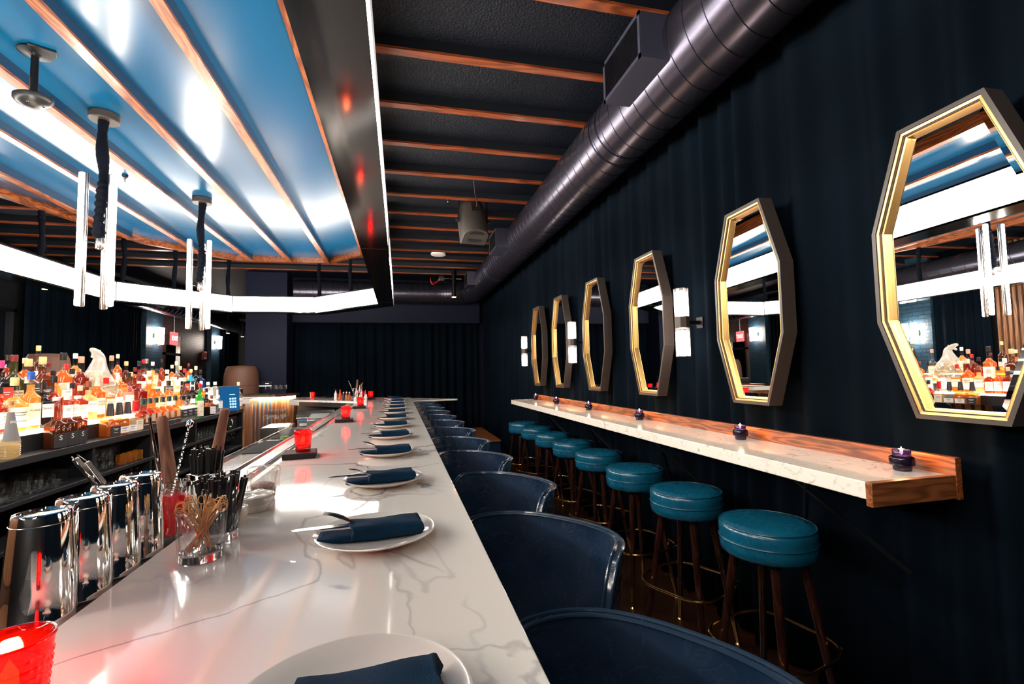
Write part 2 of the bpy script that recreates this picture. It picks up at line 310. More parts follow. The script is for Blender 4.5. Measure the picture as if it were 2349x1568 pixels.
# ---------------------------------------------------------------- mesh helpers
class MB:
    def __init__(s): s.v = []; s.f = []; s.m = []
    def add(s, vs, fs, mi=0):
        o = len(s.v); s.v += [tuple(p) for p in vs]
        for f in fs: s.f.append([i + o for i in f]); s.m.append(mi)
        return s
    def box(s, x0, x1, y0, y1, z0, z1, mi=0):
        v = [(x, y, z) for x in (x0, x1) for y in (y0, y1) for z in (z0, z1)]
        return s.add(v, [(0, 1, 3, 2), (4, 6, 7, 5), (0, 4, 5, 1), (2, 3, 7, 6), (0, 2, 6, 4), (1, 5, 7, 3)], mi)
    def obox(s, c, ax, ay, az, mi=0):
        """box from centre and three half-axis vectors"""
        c = Vector(c); ax = Vector(ax); ay = Vector(ay); az = Vector(az)
        v = [c + i * ax + j * ay + k * az for i in (-1, 1) for j in (-1, 1) for k in (-1, 1)]
        return s.add(v, [(0, 1, 3, 2), (4, 6, 7, 5), (0, 4, 5, 1), (2, 3, 7, 6), (0, 2, 6, 4), (1, 5, 7, 3)], mi)
    def lathe(s, prof, n=24, c=(0, 0, 0), sq=2.0, mi=0, close=True, fmi=None, sy=1.0):
        vs = []; fs = []
        for r, z in prof:
            for i in range(n):
                a = 2 * PI * i / n
                ca, sa = math.cos(a), math.sin(a)
                if sq != 2.0:
                    k = (abs(ca) ** sq + abs(sa) ** sq) ** (-1.0 / sq)
                else: k = 1.0
                vs.append((c[0] + r * k * ca, c[1] + r * k * sa * sy, c[2] + z))
        o = len(s.v); s.v += vs
        for j in range(len(prof) - 1):
            mm = mi if fmi is None else fmi(0.5 * (prof[j][1] + prof[j + 1][1]))
            for i in range(n):
                k = (i + 1) % n
                s.f.append([o + j * n + i, o + j * n + k, o + (j + 1) * n + k, o + (j + 1) * n + i]); s.m.append(mm)
        if close:
            if prof[0][0] > 1e-5: s.f.append([o + i for i in range(n)][::-1]); s.m.append(mi if fmi is None else fmi(prof[0][1]))
            if prof[-1][0] > 1e-5: s.f.append([o + (len(prof) - 1) * n + i for i in range(n)]); s.m.append(mi if fmi is None else fmi(prof[-1][1]))
        return s
    def tube(s, pts, r, n=8, closed=False, mi=0):
        pts = [Vector(p) for p in pts]; N = len(pts); up = None; rings = []
        for i, p in enumerate(pts):
            if closed: t = pts[(i + 1) % N] - pts[i - 1]
            else: t = pts[min(i + 1, N - 1)] - pts[max(i - 1, 0)]
            t.normalize()
            if up is None:
                up = Vector((0, 0, 1)) if abs(t.z) < 0.9 else Vector((1, 0, 0))
            side = t.cross(up)
            if side.length < 1e-4: side = t.cross(Vector((0.3, 0.9, 0.1)))
            side.normalize(); up = side.cross(t).normalized()
            rr = r[i] if isinstance(r, (list, tuple)) else r
            rings.append([p + rr * (math.cos(2 * PI * k / n) * side + math.sin(2 * PI * k / n) * up) for k in range(n)])
        o = len(s.v)
        for ring in rings: s.v += [tuple(q) for q in ring]
        for i in range(N if closed else N - 1):
            j = (i + 1) % N
            for k in range(n):
                l = (k + 1) % n
                s.f.append([o + i * n + k, o + i * n + l, o + j * n + l, o + j * n + k]); s.m.append(mi)
        if not closed:
            s.f.append([o + k for k in range(n)][::-1]); s.m.append(mi)
            s.f.append([o + (N - 1) * n + k for k in range(n)]); s.m.append(mi)
        return s
    def prism(s, poly, z0, z1, mi=0, axis='Z'):
        n = len(poly)
        if axis == 'Z': a = [(x, y, z0) for x, y in poly]; b = [(x, y, z1) for x, y in poly]
        elif axis == 'X': a = [(z0, x, y) for x, y in poly]; b = [(z1, x, y) for x, y in poly]
        else: a = [(x, z0, y) for x, y in poly]; b = [(x, z1, y) for x, y in poly]
        fs = [tuple(range(n))[::-1], tuple(range(n, 2 * n))] + [(i, (i + 1) % n, n + (i + 1) % n, n + i) for i in range(n)]
        return s.add(a + b, fs, mi)
    def loft(s, rings, closed_ring=True, mi=0, cap=True):
        n = len(rings[0]); o = len(s.v)
        for r in rings: s.v += [tuple(p) for p in r]
        for j in range(len(rings) - 1):
            for i in range(n if closed_ring else n - 1):
                k = (i + 1) % n
                s.f.append([o + j * n + i, o + j * n + k, o + (j + 1) * n + k, o + (j + 1) * n + i]); s.m.append(mi)
        if cap and closed_ring:
            s.f.append([o + i for i in range(n)][::-1]); s.m.append(mi)
            s.f.append([o + (len(rings) - 1) * n + i for i in range(n)]); s.m.append(mi)
        return s
    def build(s, name, mats, parent=None, loc=(0, 0, 0), rot=(0, 0, 0), bevel=0.0, angle=38, sub=0, kind=None, flat=False):
        me = bpy.data.meshes.new(name); me.from_pydata(s.v, [], s.f)
        if not isinstance(mats, (list, tuple)): mats = [mats]
        for m in mats: me.materials.append(m)
        me.polygons.foreach_set('material_index', s.m)
        me.update()
        import bmesh as _b
        bm = _b.new(); bm.from_mesh(me); _b.ops.recalc_face_normals(bm, faces=bm.faces); bm.to_mesh(me); bm.free()
        if not flat:
            me.polygons.foreach_set('use_smooth', [True] * len(me.polygons))
            me.set_sharp_from_angle(angle=math.radians(angle))
        o = bpy.data.objects.new(name, me); COL.objects.link(o)
        o.location = loc; o.rotation_euler = rot
        if parent: o.parent = parent
        if bevel: 
            b = o.modifiers.new('bevel', 'BEVEL'); b.width = bevel; b.segments = 2; b.limit_method = 'ANGLE'
        if sub:
            b = o.modifiers.new('sub', 'SUBSURF'); b.levels = sub; b.render_levels = sub
        if kind: o['kind'] = kind
        return o
def tag(o, label, cat, group=None):
    o['label'] = label; o['category'] = cat
    if group: o['group'] = group
    return o
def thing(name, label, cat, loc=(0, 0, 0), rz=0.0, group=None):
    o = bpy.data.objects.new(name, None); COL.objects.link(o); o.empty_display_size = 0.05
    o.location = loc; o.rotation_euler = (0, 0, rz)
    return tag(o, label, cat, group)
def kids(o): return [c for c in bpy.data.objects if c.parent == o]
def copy_tree(o, parent=None):
    c = o.copy(); COL.objects.link(c); c.parent = parent
    for ch in KID.get(o.name, []) or kids(o): copy_tree(ch, c)
    return c
KID = {}
def dup(o, loc, rz=None, label=None, group=None):
    KID.clear()
    c = copy_tree(o); c.location = loc
    if rz is not None: c.rotation_euler = (0, 0, rz)
    if label: c['label'] = label
    if group: c['group'] = group
    return c
def lamp(name, loc, power, col, parent=None, r=0.02):
    l = bpy.data.lights.new(name, 'POINT'); l.energy = power; l.color = col; l.shadow_soft_size = r
    o = bpy.data.objects.new(name, l); COL.objects.link(o); o.location = loc
    if parent: o.parent = parent
    return o
TXT = {}
def text(body, size, mat, parent, fn=None, loc=(0, 0, 0), rot=(0, 0, 0), name='lettering', depth=0.0):
    cu = bpy.data.curves.new(name, 'FONT'); cu.body = body; cu.size = size; cu.align_x = 'CENTER'; cu.align_y = 'CENTER'; cu.extrude = depth
    cu.resolution_u = 3
    t = bpy.data.objects.new(name, cu); COL.objects.link(t)
    me = bpy.data.meshes.new_from_object(t.evaluated_get(bpy.context.evaluated_depsgraph_get()))
    bpy.data.objects.remove(t); bpy.data.curves.remove(cu)
    if fn:
        for v in me.vertices: v.co = fn(v.co)
    me.materials.clear(); me.materials.append(mat); me.name = name
    o = bpy.data.objects.new(name, me); COL.objects.link(o); o.location = loc; o.rotation_euler = rot
    if parent: o.parent = parent
    return o
ORD = ['first', 'second', 'third', 'fourth', 'fifth', 'sixth', 'seventh', 'eighth', 'ninth', 'tenth', 'eleventh', 'twelfth', 'thirteenth']
def nth(i, n):
    if i == 0: return 'nearest'
    if i == n - 1: return 'farthest'
    return ORD[i] + ' from the near end'

# ---------------------------------------------------------------- room shell
def struct(name, mb, mat, **k):
    o = mb.build(name, mat, **k); o['kind'] = 'structure'; return o
struct('floor', MB().box(-5.7, 2.0, -2.3, 18.2, -0.06, 0), FLOORM)
struct('ceiling', MB().box(-5.7, 2.0, -2.3, 18.2, 3.46, 3.54), POPCORN)
struct('wall_right', MB().box(1.90, 2.0, -2.3, 10.8, 0, 3.46), NAVYWALL)
struct('wall_left', MB().box(-5.7, -5.6, -2.3, 18.2, 0, 3.46), BLACKPAINT)
struct('wall_near', MB().box(-5.6, 1.90, -2.3, -2.2, 0, 3.46), BLACKPAINT)
struct('wall_far', MB().box(-2.87, 1.90, 10.7, 10.8, 0, 3.46), NAVYWALL)
struct('wall_far_left', MB().box(-5.6, -2.87, 18.1, 18.2, 0, 3.46), BLACKPAINT)
struct('wall_partition', MB().box(-2.87, -2.77, 10.8, 18.1, 0, 3.46), NAVYWALL)
struct('wall_column', MB().box(-2.87, -2.14, 9.92, 10.7, 0, 3.46), NAVYWALL)
struct('trim_1', MB().box(-2.14, 1.75, 10.40, 10.7, 2.53, 3.46), NAVYWALL)
k = 2
for i in range(-4, 12):
    y = 2.786 + 0.5887 * i
    o = struct('trim_%d' % k, MB().box(-5.6, 1.90, y, y + 0.063, 3.376, 3.392), OAK); k += 1
    MB().box(-5.6, 1.90, y + 0.002, y + 0.061, 3.392, 3.463).build('painted_joist', JOIST, o)
# window with night view at the left, brick piers, sconces
def pier(i, y0, y1):
    struct('wall_pier_%d' % i, MB().box(-5.6, -5.42, y0, y1, 0, 3.46), BRICKM)
pier(1, 7.08, 7.75); pier(2, 11.9, 12.65); pier(3, 15.6, 16.25)
wf = MB()
for y in (7.85, 8.4): wf.box(-5.6, -5.52, y, y + 0.05, 0.6, 2.5)
for z in (0.6, 1.75, 2.45): wf.box(-5.6, -5.52, 7.85, 8.45, z, z + 0.05)
w = struct('window_1', MB().box(-5.6, -5.57, 7.85, 8.45, 0.6, 2.5), NIGHT)
wf.build('window_frame', BLACKMETAL, w)
dots = MB(); random.seed(3)
for i in range(24):
    y = random.uniform(7.9, 8.38); z = random.uniform(1.2, 1.72); r = random.uniform(0.006, 0.012)
    dots.lathe([(0, -r), (r, 0), (0, r)], 6, (-5.562, y, z))
dots.build('street_light_glints', emit('street_glint', (0.35, 0.75, 1.0), 1.5), w)['kind'] = 'stuff'
sl = struct('wall_brown_brick', MB().box(-5.6, -5.54, 12.7, 15.55, 0, 3.46), BROWNBRICK)
mull = struct('window_2', MB().box(-5.54, -5.52, 12.95, 13.7, 0, 2.25), NIGHT)
fm = MB()
for y in (12.9, 13.7): fm.box(-5.54, -5.47, y, y + 0.05, 0, 2.5)
fm.box(-5.54, -5.47, 12.9, 13.75, 2.0, 2.06); fm.build('window_frame', STEEL, mull)
# walnut slat wall near left
sw = thing('slatted_wall_panel', 'walnut wood slat panelling on the left wall, seen in the mirrors', 'wall panel', (-5.56, 0, 0))
m = MB(); m.box(0, 0.03, -1.8, 6.15, 0, 3.4); m.build('backing_board', BLACKPAINT, sw)
m = MB()
y = -1.8
while y < 6.11: m.box(0.03, 0.07, y, y + 0.045, 0.02, 3.38); y += 0.075
o = m.build('slat', SLATWOOD, sw); o['kind'] = 'stuff'
# stage
st = thing('stage_platform', 'low wooden stage with blue painted riser beside the far curtain', 'stage', (0, 0, 0))
MB().box(0.35, 1.78, 8.46, 10.55, 0.17, 0.2).build('stage_deck', STAGEM, st, bevel=0.004)
MB().box(0.36, 1.78, 8.5, 10.55, 0.0, 0.17).build('riser', BLUED, st)
# ---------------------------------------------------------------- curtains
def curtain(name, label, p0, p1, z0, z1, nrm, folds=0.13, amp=0.035, seed=1, flare=0.0):
    rnd = random.Random(seed)
    p0 = Vector((*p0, 0)); p1 = Vector((*p1, 0)); L = (p1 - p0).length; d = (p1 - p0) / L; nv = Vector((*nrm, 0))
    knots = [0.0]
    while knots[-1] < L: knots.append(knots[-1] + folds * rnd.uniform(0.6, 1.5))
    amps = [rnd.uniform(0.45, 1.1) for _ in knots]; drift = [rnd.uniform(-0.3, 0.3) for _ in knots]
    cols = []; s = 0.0
    while s < L:
        ph = 2 * PI * s / folds + 1.3 * math.sin(2.9 * s + seed) + 0.9 * math.sin(6.7 * s + 2 * seed)
        cols.append((s, 0.78 + 0.28 * math.sin(3.7 * s + seed), ph, 0.9 * math.sin(1.9 * s + seed * 3)))
        s += folds / 16.0
    nz = 12; mb = MB(); vs = []
    for s, a, ph, dr in cols:
        for j in range(nz + 1):
            tz = j / nz; z = z1 + (z0 - z1) * tz
            off = amp * a * math.sin(ph + dr * tz * 1.2) * (0.55 + 0.45 * tz) * (1 + flare * tz) + 0.35 * amp * math.sin(ph * 0.5 + 1.0 + tz * dr)
            off2 = 0.0
            p = p0 + d * (s + off2 + dr * 0.015 * tz) + nv * off
            vs.append((p.x, p.y, z))
    fs = []
    for i in range(len(cols) - 1):
        for j in range(nz):
            a = i * (nz + 1) + j; fs.append((a, a + 1, a + nz + 2, a + nz + 1))
    mb.add(vs, fs)
    o = mb.build(name, VELVET, angle=180)
    sol = o.modifiers.new('thick', 'SOLIDIFY'); sol.thickness = 0.004
    return tag(o, label, 'curtain')
curtain('velvet_curtain', 'long dark navy velvet curtain hanging behind the octagonal mirrors', (1.826, -1.9), (1.826, 8.45), 0.015, 3.44, (-1, 0), 0.165, 0.043, 5)
curtain('velvet_curtain', 'dark navy curtain on the right wall beside the stage', (1.835, 8.52), (1.835, 10.36), 0.205, 3.44, (-1, 0), 0.12, 0.04, 6)
curtain('velvet_curtain', 'wide dark navy curtain across the far wall behind the bar end', (-2.11, 10.5), (1.70, 10.5), 0.215, 2.53, (0, -1), 0.19, 0.045, 9, 0.4)
curtain('velvet_curtain', 'dark curtain on the left wall between window and first brick pier', (-5.46, 8.5), (-5.46, 11.8), 0.015, 3.44, (1, 0), 0.16, 0.04, 11)
curtain('velvet_curtain', 'dark curtain on the left wall beside the walnut slats', (-5.46, 6.2), (-5.46, 7.05), 0.015, 3.44, (1, 0), 0.16, 0.03, 12)
curtain('velvet_curtain', 'dark curtain hanging far left behind the brick piers', (-5.44, 16.35), (-5.44, 17.9), 0.015, 3.44, (1, 0), 0.16, 0.03, 13)
curtain('velvet_curtain', 'dark curtain beside the navy column at the deep left', (-3.7, 17.9), (-2.95, 17.9), 0.015, 3.44, (0, -1), 0.16, 0.03, 14)
# ---------------------------------------------------------------- blue ceiling panel
pan = thing('ceiling_panel', 'glossy blue dropped ceiling panel with orange wood slats over the bar', 'ceiling panel', (0, 0, 3.208)); pan.scale = (1.4, 1.4, 1.4)
PP = [(-0.36, -1.6), (-0.36, 4.98), (-0.74, 5.40), (-1.66, 5.40), (-2.24, 4.85), (-2.56, 3.70), (-2.56, -1.6)]
MB().prism(PP, 0.0, 0.06).build('panel_board', BLUE, pan)
def slat(x, y0, y1):
    s = MB().box(x - 0.022, x + 0.022, y0, y1, -0.012, 0.0).build('slat', OAKY, pan, loc=(0, 0, -0.045))
    MB().box(x - 0.021, x + 0.023, y0, y1, 0.0, 0.045).build('slat_side', BLUED, s)
def ymax(x):
    for (x0, y0), (x1, y1) in zip(PP[1:], PP[2:]):
        if x1 <= x <= x0: return y0 + (y1 - y0) * (x0 - x) / (x0 - x1)
    return 4.98
for k_ in range(1, 6):
    x = -0.376 - 0.381 * k_
    slat(x, -1.6, ymax(x) - 0.02)
def edge(a, b):
    a = Vector((*a, 0)); b = Vector((*b, 0)); d = (b - a).normalized(); n_ = Vector((d.y, -d.x, 0)); c = (a + b) / 2
    MB().obox(c + Vector((0, 0, -0.003)), d * (b - a).length / 2, n_ * 0.022, Vector((0, 0, 0.05))).build('edge_trim', OAKY, pan)
for a, b in zip(PP[:-1], PP[1:]): edge(a, b)

# ---------------------------------------------------------------- hanging light ring
ring = thing('ring_light', 'large octagonal hanging light band with glowing sides and polished black underside', 'chandelier', (0, 0, 2.382)); ring.scale = (1.4, 1.4, 1.4)
def octo(cx, hx, y0, y1, c):
    return [(cx + hx, y0 + c), (cx + hx, y1 - c), (cx + hx - c, y1), (cx - hx + c, y1), (cx - hx, y1 - c), (cx - hx, y0 + c), (cx - hx + c, y0), (cx + hx - c, y0)]
RI = octo(-1.305, 1.106, -1.9, 5.47, 0.70)
RO = octo(-1.305, 1.243, -2.04, 5.61, 0.76)
def band(name, P, Q, z0, z1, mat, par):
    m = MB(); n = len(P); vs = []
    for z in (z0, z1): vs += [(x, y, z) for x, y in P] + [(x, y, z) for x, y in Q]
    fs = []
    for i in range(n):
        k = (i + 1) % n
        fs += [(i, k, n + k, n + i), (2 * n + i, 2 * n + k, 3 * n + k, 3 * n + i), (i, k, 2 * n + k, 2 * n + i), (n + i, n + k, 3 * n + k, 3 * n + i)]
    return m.add(vs, fs).build(name, mat, par, flat=True)
def off(P, d):
    c = Vector((-1.305, 1.785)); res = []
    n = len(P)
    for i in range(n):
        a = Vector(P[i - 1]); b = Vector(P[i]); e = Vector(P[(i + 1) % n])
        d1 = (b - a).normalized(); d2 = (e - b).normalized(); n1 = Vector((d1.y, -d1.x)); n2 = Vector((d2.y, -d2.x))
        if n1.dot(b - c) < 0: n1 = -n1
        if n2.dot(b - c) < 0: n2 = -n2
        h = (n1 + n2).normalized(); res.append(tuple(b + h * d / max(0.3, h.dot(n1))))
    return res
band('underside', off(RI, -0.004), off(RO, 0.004), 0.0, 0.012, BLACKGLOSS, ring)
band('top_cover', off(RI, -0.004), off(RO, 0.004), 0.170, 0.180, BLACKMETAL, ring)
band('inner_diffuser', off(RI, 0.001), off(RI, 0.008), 0.010, 0.170, WHITEL, ring)
band('outer_diffuser', off(RO, -0.008), off(RO, -0.001), 0.010, 0.170, WHITEL, ring)
sm = MB()
for P, s_ in ((RI, -0.003), (RO, 0.003)):
    Pn = off(P, s_)
    for i in range(8):
        a = Vector(Pn[i]); b = Vector(Pn[(i + 1) % 8]); L = (b - a).length; nseg = 1 if L < 2.2 else int(L / 1.9 + 0.5)
        for q in range(nseg):
            p = a + (b - a) * q / nseg
            MB().box(-0.004, 0.004, -0.004, 0.004, 0.0, 0.18).build('diffuser_joint', BLACKMETAL, ring, (p.x, p.y, 0))
for y in (0.2, 2.62, 4.6): MB().box(-0.206, -0.046, y, y + 0.003, -0.001, 0.001).build('underside_seam', BLACKPAINT, ring)
def cloth_cord(name, p0, p1, r, par, seed=0, wrinkle=0.25, step=0.010):
    rnd = random.Random(seed); p0 = Vector(p0); p1 = Vector(p1); L = (p1 - p0).length; n = int(L / step); pts = []; rs = []
    for i in range(n + 1):
        t = i / n; w = 0.22 * r * math.sin(i * 0.16 + seed); pts.append(p0.lerp(p1, t) + Vector((w, 0.22 * r * math.cos(i * 0.13 + seed), 0)))
        rs.append(r * (1 + 0.13 * math.sin(i * 0.31 + seed) + (wrinkle * 0.6 * math.sin(i * 1.9) if t > 0.5 else 0) + rnd.uniform(-0.05, 0.05)))
    return MB().tube(pts, rs, 10).build(name, BLACKCLOTH, par)
for i, (x, y) in enumerate([(-0.86, 5.50), (-0.50, 5.16), (-1.78, 5.55), (-2.14, 5.20), (-2.40, 4.85), (-2.49, 4.0), (-2.49, 2.2), (-2.49, 0.4), (-0.125, 2.4), (-0.125, 0.2), (-0.125, 4.4)]):
    top = 0.59 if x > -2.45 and x < -0.3 and y < 5.2 else 0.70
    cloth_cord('suspension_cord', (x, y, 0.18), (x, y, top), 0.018, ring, i)

# ---------------------------------------------------------------- pendants
def pendant(label, loc, seed):
    p = thing('pendant_lamp', label, 'pendant lamp', loc, 0, None); p.scale = (1.4, 1.4, 1.4)
    MB().lathe([(0.056, 0), (0.06, -0.004), (0.06, -0.034), (0.056, -0.038)], 32).build('canopy', TAUPE, p)
    c = cloth_cord('wrapped_cord', (0, 0, -0.038), (0.0, 0, -0.60), 0.022, p, seed, 0.3)
    h = MB(); h.lathe([(0.012, -0.66), (0.016, -0.655), (0.016, -0.60), (0.012, -0.595)], 12)
    for a in (100, 215, 335):
        a = math.radians(a); h.tube([(0, 0, -0.63), (0.055 * math.cos(a), 0.055 * math.sin(a), -0.63)], 0.004, 6)
    h.build('hub', STEEL, p)
    for i, a in enumerate((100, 215, 335)):
        ar = math.radians(a); x, y = 0.058 * math.cos(ar), 0.058 * math.sin(ar)
        t = MB().lathe([(0.010, -0.935), (0.0125, -0.93), (0.0125, -0.31), (0.010, -0.305)], 12).build('tube_body', STEEL, p, loc=(x, y, 0))
        l = MB().lathe([(0.006, -0.932), (0.0135, -0.928), (0.0135, -0.312), (0.006, -0.308)], 16)
        if i != 9: l.build('lit_tube', TUBEL, t, loc=(0.011 * math.cos(ar), 0.011 * math.sin(ar), 0))
    return p
pendant('pendant of three glowing tubes on a dark wrapped cord, nearer and larger of the two', (-1.918, 3.598, 3.208), 3)
pendant('pendant of three glowing tubes on a dark wrapped cord, farther and smaller of the two', (-1.904, 5.166, 3.208), 8)
pendant('unseen three tube pendant added to light the near bar, left of the camera', (-1.92, 2.03, 3.208), 4)  # out of view, added to brighten the near marble and tins
pendant('unseen three tube pendant added for bar light behind the camera position', (-1.92, 0.46, 3.208), 5)  # second added pendant, out of view, more light for the near marble

# ---------------------------------------------------------------- ceiling fittings
f_ = thing('ceiling_camera', 'dark round sensor puck on a short black stem under the blue panel', 'ceiling sensor', (-1.91, 2.968, 3.208)); f_.scale = (1.4, 1.4, 1.4)
MB().lathe([(0.05, 0), (0.052, -0.008), (0.02, -0.012), (0.012, -0.02), (0.012, -0.17), (0.02, -0.175)], 20).build('stem', BLACKMETAL, f_)
MB().obox((0.035, -0.02, -0.004), (0.035, 0.02, 0), (-0.012, 0.022, 0), (0, 0, 0.004)).build('mounting_flange', BLACKMETAL, f_, bevel=0.003)
MB().lathe([(0.055, -0.175), (0.062, -0.18), (0.062, -0.195), (0.05, -0.21), (0.025, -0.222), (0, -0.225)], 28, sy=0.75).build('puck', BLACKPLAS, f_)
for dx, dy in ((0.03, 0), (-0.03, 0.01), (0, -0.025)):
    MB().lathe([(0, 0), (0.007, 0.001), (0.007, 0.006)], 12, (dx, dy, -0.219)).build('lens_spot', CHROME, f_)
def sprinkler(label, loc):
    s = thing('sprinkler_head', label, 'sprinkler', loc)
    MB().lathe([(0.022, 0), (0.024, -0.005), (0.018, -0.018), (0.012, -0.022)], 16).build('escutcheon', BLACKMETAL, s)
    MB().lathe([(0.009, -0.02), (0.010, -0.04), (0.005, -0.044), (0.005, -0.056)], 12).build('nozzle', STEEL, s)
    MB().lathe([(0.005, -0.056), (0.013, -0.058), (0.013, -0.060), (0, -0.061)], 12).build('deflector', BRASS, s)
sprinkler('small chrome sprinkler head on the blue ceiling panel between the pendants', (-2.327, 4.682, 3.208))
sprinkler('chrome sprinkler head on the black ceiling left of the hanging speaker', (0.56, 5.40, 3.46))
sprinkler('dark sprinkler head on the far black ceiling beyond the round white disc', (0.55, 8.89, 3.46))
sprinkler('dark sprinkler head beyond the far edge of the blue panel', (-2.26, 8.05, 3.46))
wd = thing('ceiling_disc', 'round white disc on the black ceiling beyond the hanging speaker', 'access point', (0.63, 7.73, 3.38)); wd.scale = (1.4, 1.4, 1.4)
MB().lathe([(0.085, 0.02), (0.09, 0.01), (0.085, -0.006), (0.05, -0.014), (0, -0.016)], 32).build('disc_cover', WHITEP, wd)
MB().lathe([(0.02, 0.055), (0.02, 0.02)], 12).build('mount_post', BLACKMETAL, wd)
dl = thing('cylinder_downlight', 'black cylinder downlight with warm lit end near the far duct', 'downlight', (1.05, 9.24, 3.46)); dl.scale = (1.4, 1.4, 1.4)
MB().lathe([(0.032, 0.0), (0.032, -0.38), (0.028, -0.385)], 20).build('housing', BLACKMETAL, dl)
MB().lathe([(0.0, -0.388), (0.029, -0.387), (0.029, -0.380)], 20).build('lit_lens', WARMDOT, dl)
jb = thing('junction_box', 'small steel junction box with looping red wires on the far ceiling', 'junction box', (0.84, 9.6, 3.36)); jb.scale = (1.4, 1.4, 1.4)
MB().box(-0.04, 0.04, -0.02, 0.02, -0.035, 0.035).build('box_body', STEEL, jb, bevel=0.003)
pts = [(-0.04 - 0.12 * t - 0.03 * math.sin(t * PI), 0, -0.02 - 0.07 * math.sin(t * PI) + 0.03 * t) for t in [q / 10 for q in range(11)]]
MB().tube(pts, 0.004, 6).tube([(x, y + 0.01, z - 0.015) for x, y, z in pts], 0.004, 6).build('red_wire', REDPLAS, jb)
MB().tube([(0.04, 0, 0), (0.30, 0, 0.0)], 0.008, 8).build('conduit', STEEL, jb)
# spare warm downlights seen at far left
for i, (x, y, z, t) in enumerate([(-4.79, 7.8, 2.70, 'farthest left under the light band'), (-4.71, 9.0, 2.66, 'second from the left under the light band'), (-3.71, 11.6, 2.405, 'left one of two beside the navy column'), (-3.71, 12.6, 2.404, 'closest to the navy column')]):
    d = thing('small_downlight', 'tiny warm round downlight, ' + t, 'downlight', (x, y, 3.46))
    MB().lathe([(0.004, 0), (0.004, z - 3.40), (0.03, z - 3.41), (0.03, z - 3.46), (0.028, z - 3.462)], 14).build('housing', BLACKMETAL, d)
    MB().lathe([(0.0, z - 3.464), (0.03, z - 3.463), (0.03, z - 3.458)], 14).build('lit_lens', WARMDOT, d)

# ---------------------------------------------------------------- spiral duct
DX, DZ, DR = 1.54, 3.12, 0.228
def duct_pipe(path, r, name, mat, par, n=40): return MB().tube(path, r, n).build(name, mat, par, angle=60)
du = thing('spiral_duct', 'large dark spiral air duct above the ledge, turning left at its far end', 'air duct', (0, 0, 0))
path = [(DX, -2.1 + 0.3 * i, DZ) for i in range(32)]
yc = 9.35; R = 0.75
path = [(DX, y, DZ) for y in (-2.1, 1, 3, 5, 7, yc)]
arc = [(DX - R + R * math.cos(t), yc + R * math.sin(t), DZ) for t in [PI / 2 * q / 8 for q in range(1, 9)]]
path += arc + [(x, yc + R, DZ) for x in (0.2, -0.8, -2.02)]
duct_pipe(path, DR, 'duct_body', DUCT, du, 48)
def seam(c, d, r, tilt=0.30, rr=0.0028, n=40):
    c = Vector(c); d = Vector(d).normalized(); side = d.cross(Vector((0, 0, 1))).normalized(); up = Vector((0, 0, 1))
    return [c + r * (math.cos(2 * PI * k / n) * side + math.sin(2 * PI * k / n) * up) + d * (tilt * r * math.cos(2 * PI * k / n)) for k in range(n)]
sm = MB()
y = -1.2
while y < yc: sm.tube(seam((DX, y, DZ), (0, 1, 0), DR + 0.0005), 0.0022, 5, True); y += 0.137
for q in range(1, 14):
    t = PI / 2 * q / 14; c = (DX - R + R * math.cos(t), yc + R * math.sin(t), DZ); sm.tube(seam(c, (-math.sin(t), math.cos(t), 0), DR + 0.001, 0.0), 0.003, 5, True)
x = DX - R
while x > -2.0: sm.tube(seam((x, yc + R, DZ), (-1, 0, 0), DR + 0.001), 0.0025, 5, True); x -= 0.12
o = sm.build('spiral_seam', DUCTD, du); o['kind'] = 'stuff'
for y in (2.91, 3.02, 7.28, 7.37): MB().tube(seam((DX, y, DZ), (0, 1, 0), DR + 0.002, 0), 0.004, 6, True).build('joint_band', DUCTD, du)
def register(par, y, x0=1.19, w=0.434, h=0.245, sgn=1, bladed=True):
    z0, z1 = DZ - h / 2, DZ + h / 2
    xa, xb = (x0, DX - 0.17) if sgn > 0 else (DX + 0.15, x0)
    b = MB().box(xa, xb, y - w / 2, y + w / 2, z0, z1).build('register_box', REGP, par, bevel=0.002)
    fx = x0
    fr = MB()
    fr.box(fx - 0.006, fx, y - w / 2, y + w / 2, z0, z0 + 0.022).box(fx - 0.006, fx, y - w / 2, y + w / 2, z1 - 0.022, z1)
    fr.box(fx - 0.006, fx, y - w / 2, y - w / 2 + 0.022, z0, z1).box(fx - 0.006, fx, y + w / 2 - 0.022, y + w / 2, z0, z1)
    fr.build('grille_frame', REGP, b)
    bl = MB(); yy = y - w / 2 + 0.03
    while yy < y + w / 2 - 0.025: bl.obox((fx - 0.002, yy, DZ), (0.004, 0.003, 0), (-0.0006, 0.0008, 0), (0, 0, h / 2 - 0.02)); yy += 0.0125
    bl.build('grille_blades', BLACKMETAL, b)
register(du, 2.27); register(du, 5.94, w=0.46); register(du, 8.5, w=0.40)
duct2 = thing('spiral_duct', 'second spiral air duct hung along the far left wall behind the ring light', 'air duct', (0, 0, 0))
duct_pipe([(-5.06, y, 3.05) for y in (-2.1, 2, 6, 10, 14, 17.8)], 0.2, 'duct_body', DUCT, duct2, 32)
sm = MB(); y = 4
while y < 17: sm.tube(seam((-5.06, y, 3.05), (0, 1, 0), 0.201, 0.3, n=20), 0.004, 4, True); y += 0.2
sm.build('spiral_seam', DUCTD, duct2)['kind'] = 'stuff'

# ---------------------------------------------------------------- hanging loudspeaker
sp = thing('hanging_loudspeaker', 'dark grey rounded loudspeaker hung from the black ceiling on a yoke bracket', 'loudspeaker', (0.83, 5.29, 3.17)); sp.scale = (1.4, 1.4, 1.4)
prof = [(-0.105, -0.09), (0.105, -0.09)] + [(0.105 * math.cos(t), 0.02 + 0.09 * math.sin(t)) for t in [PI * q / 12 for q in range(13)]]
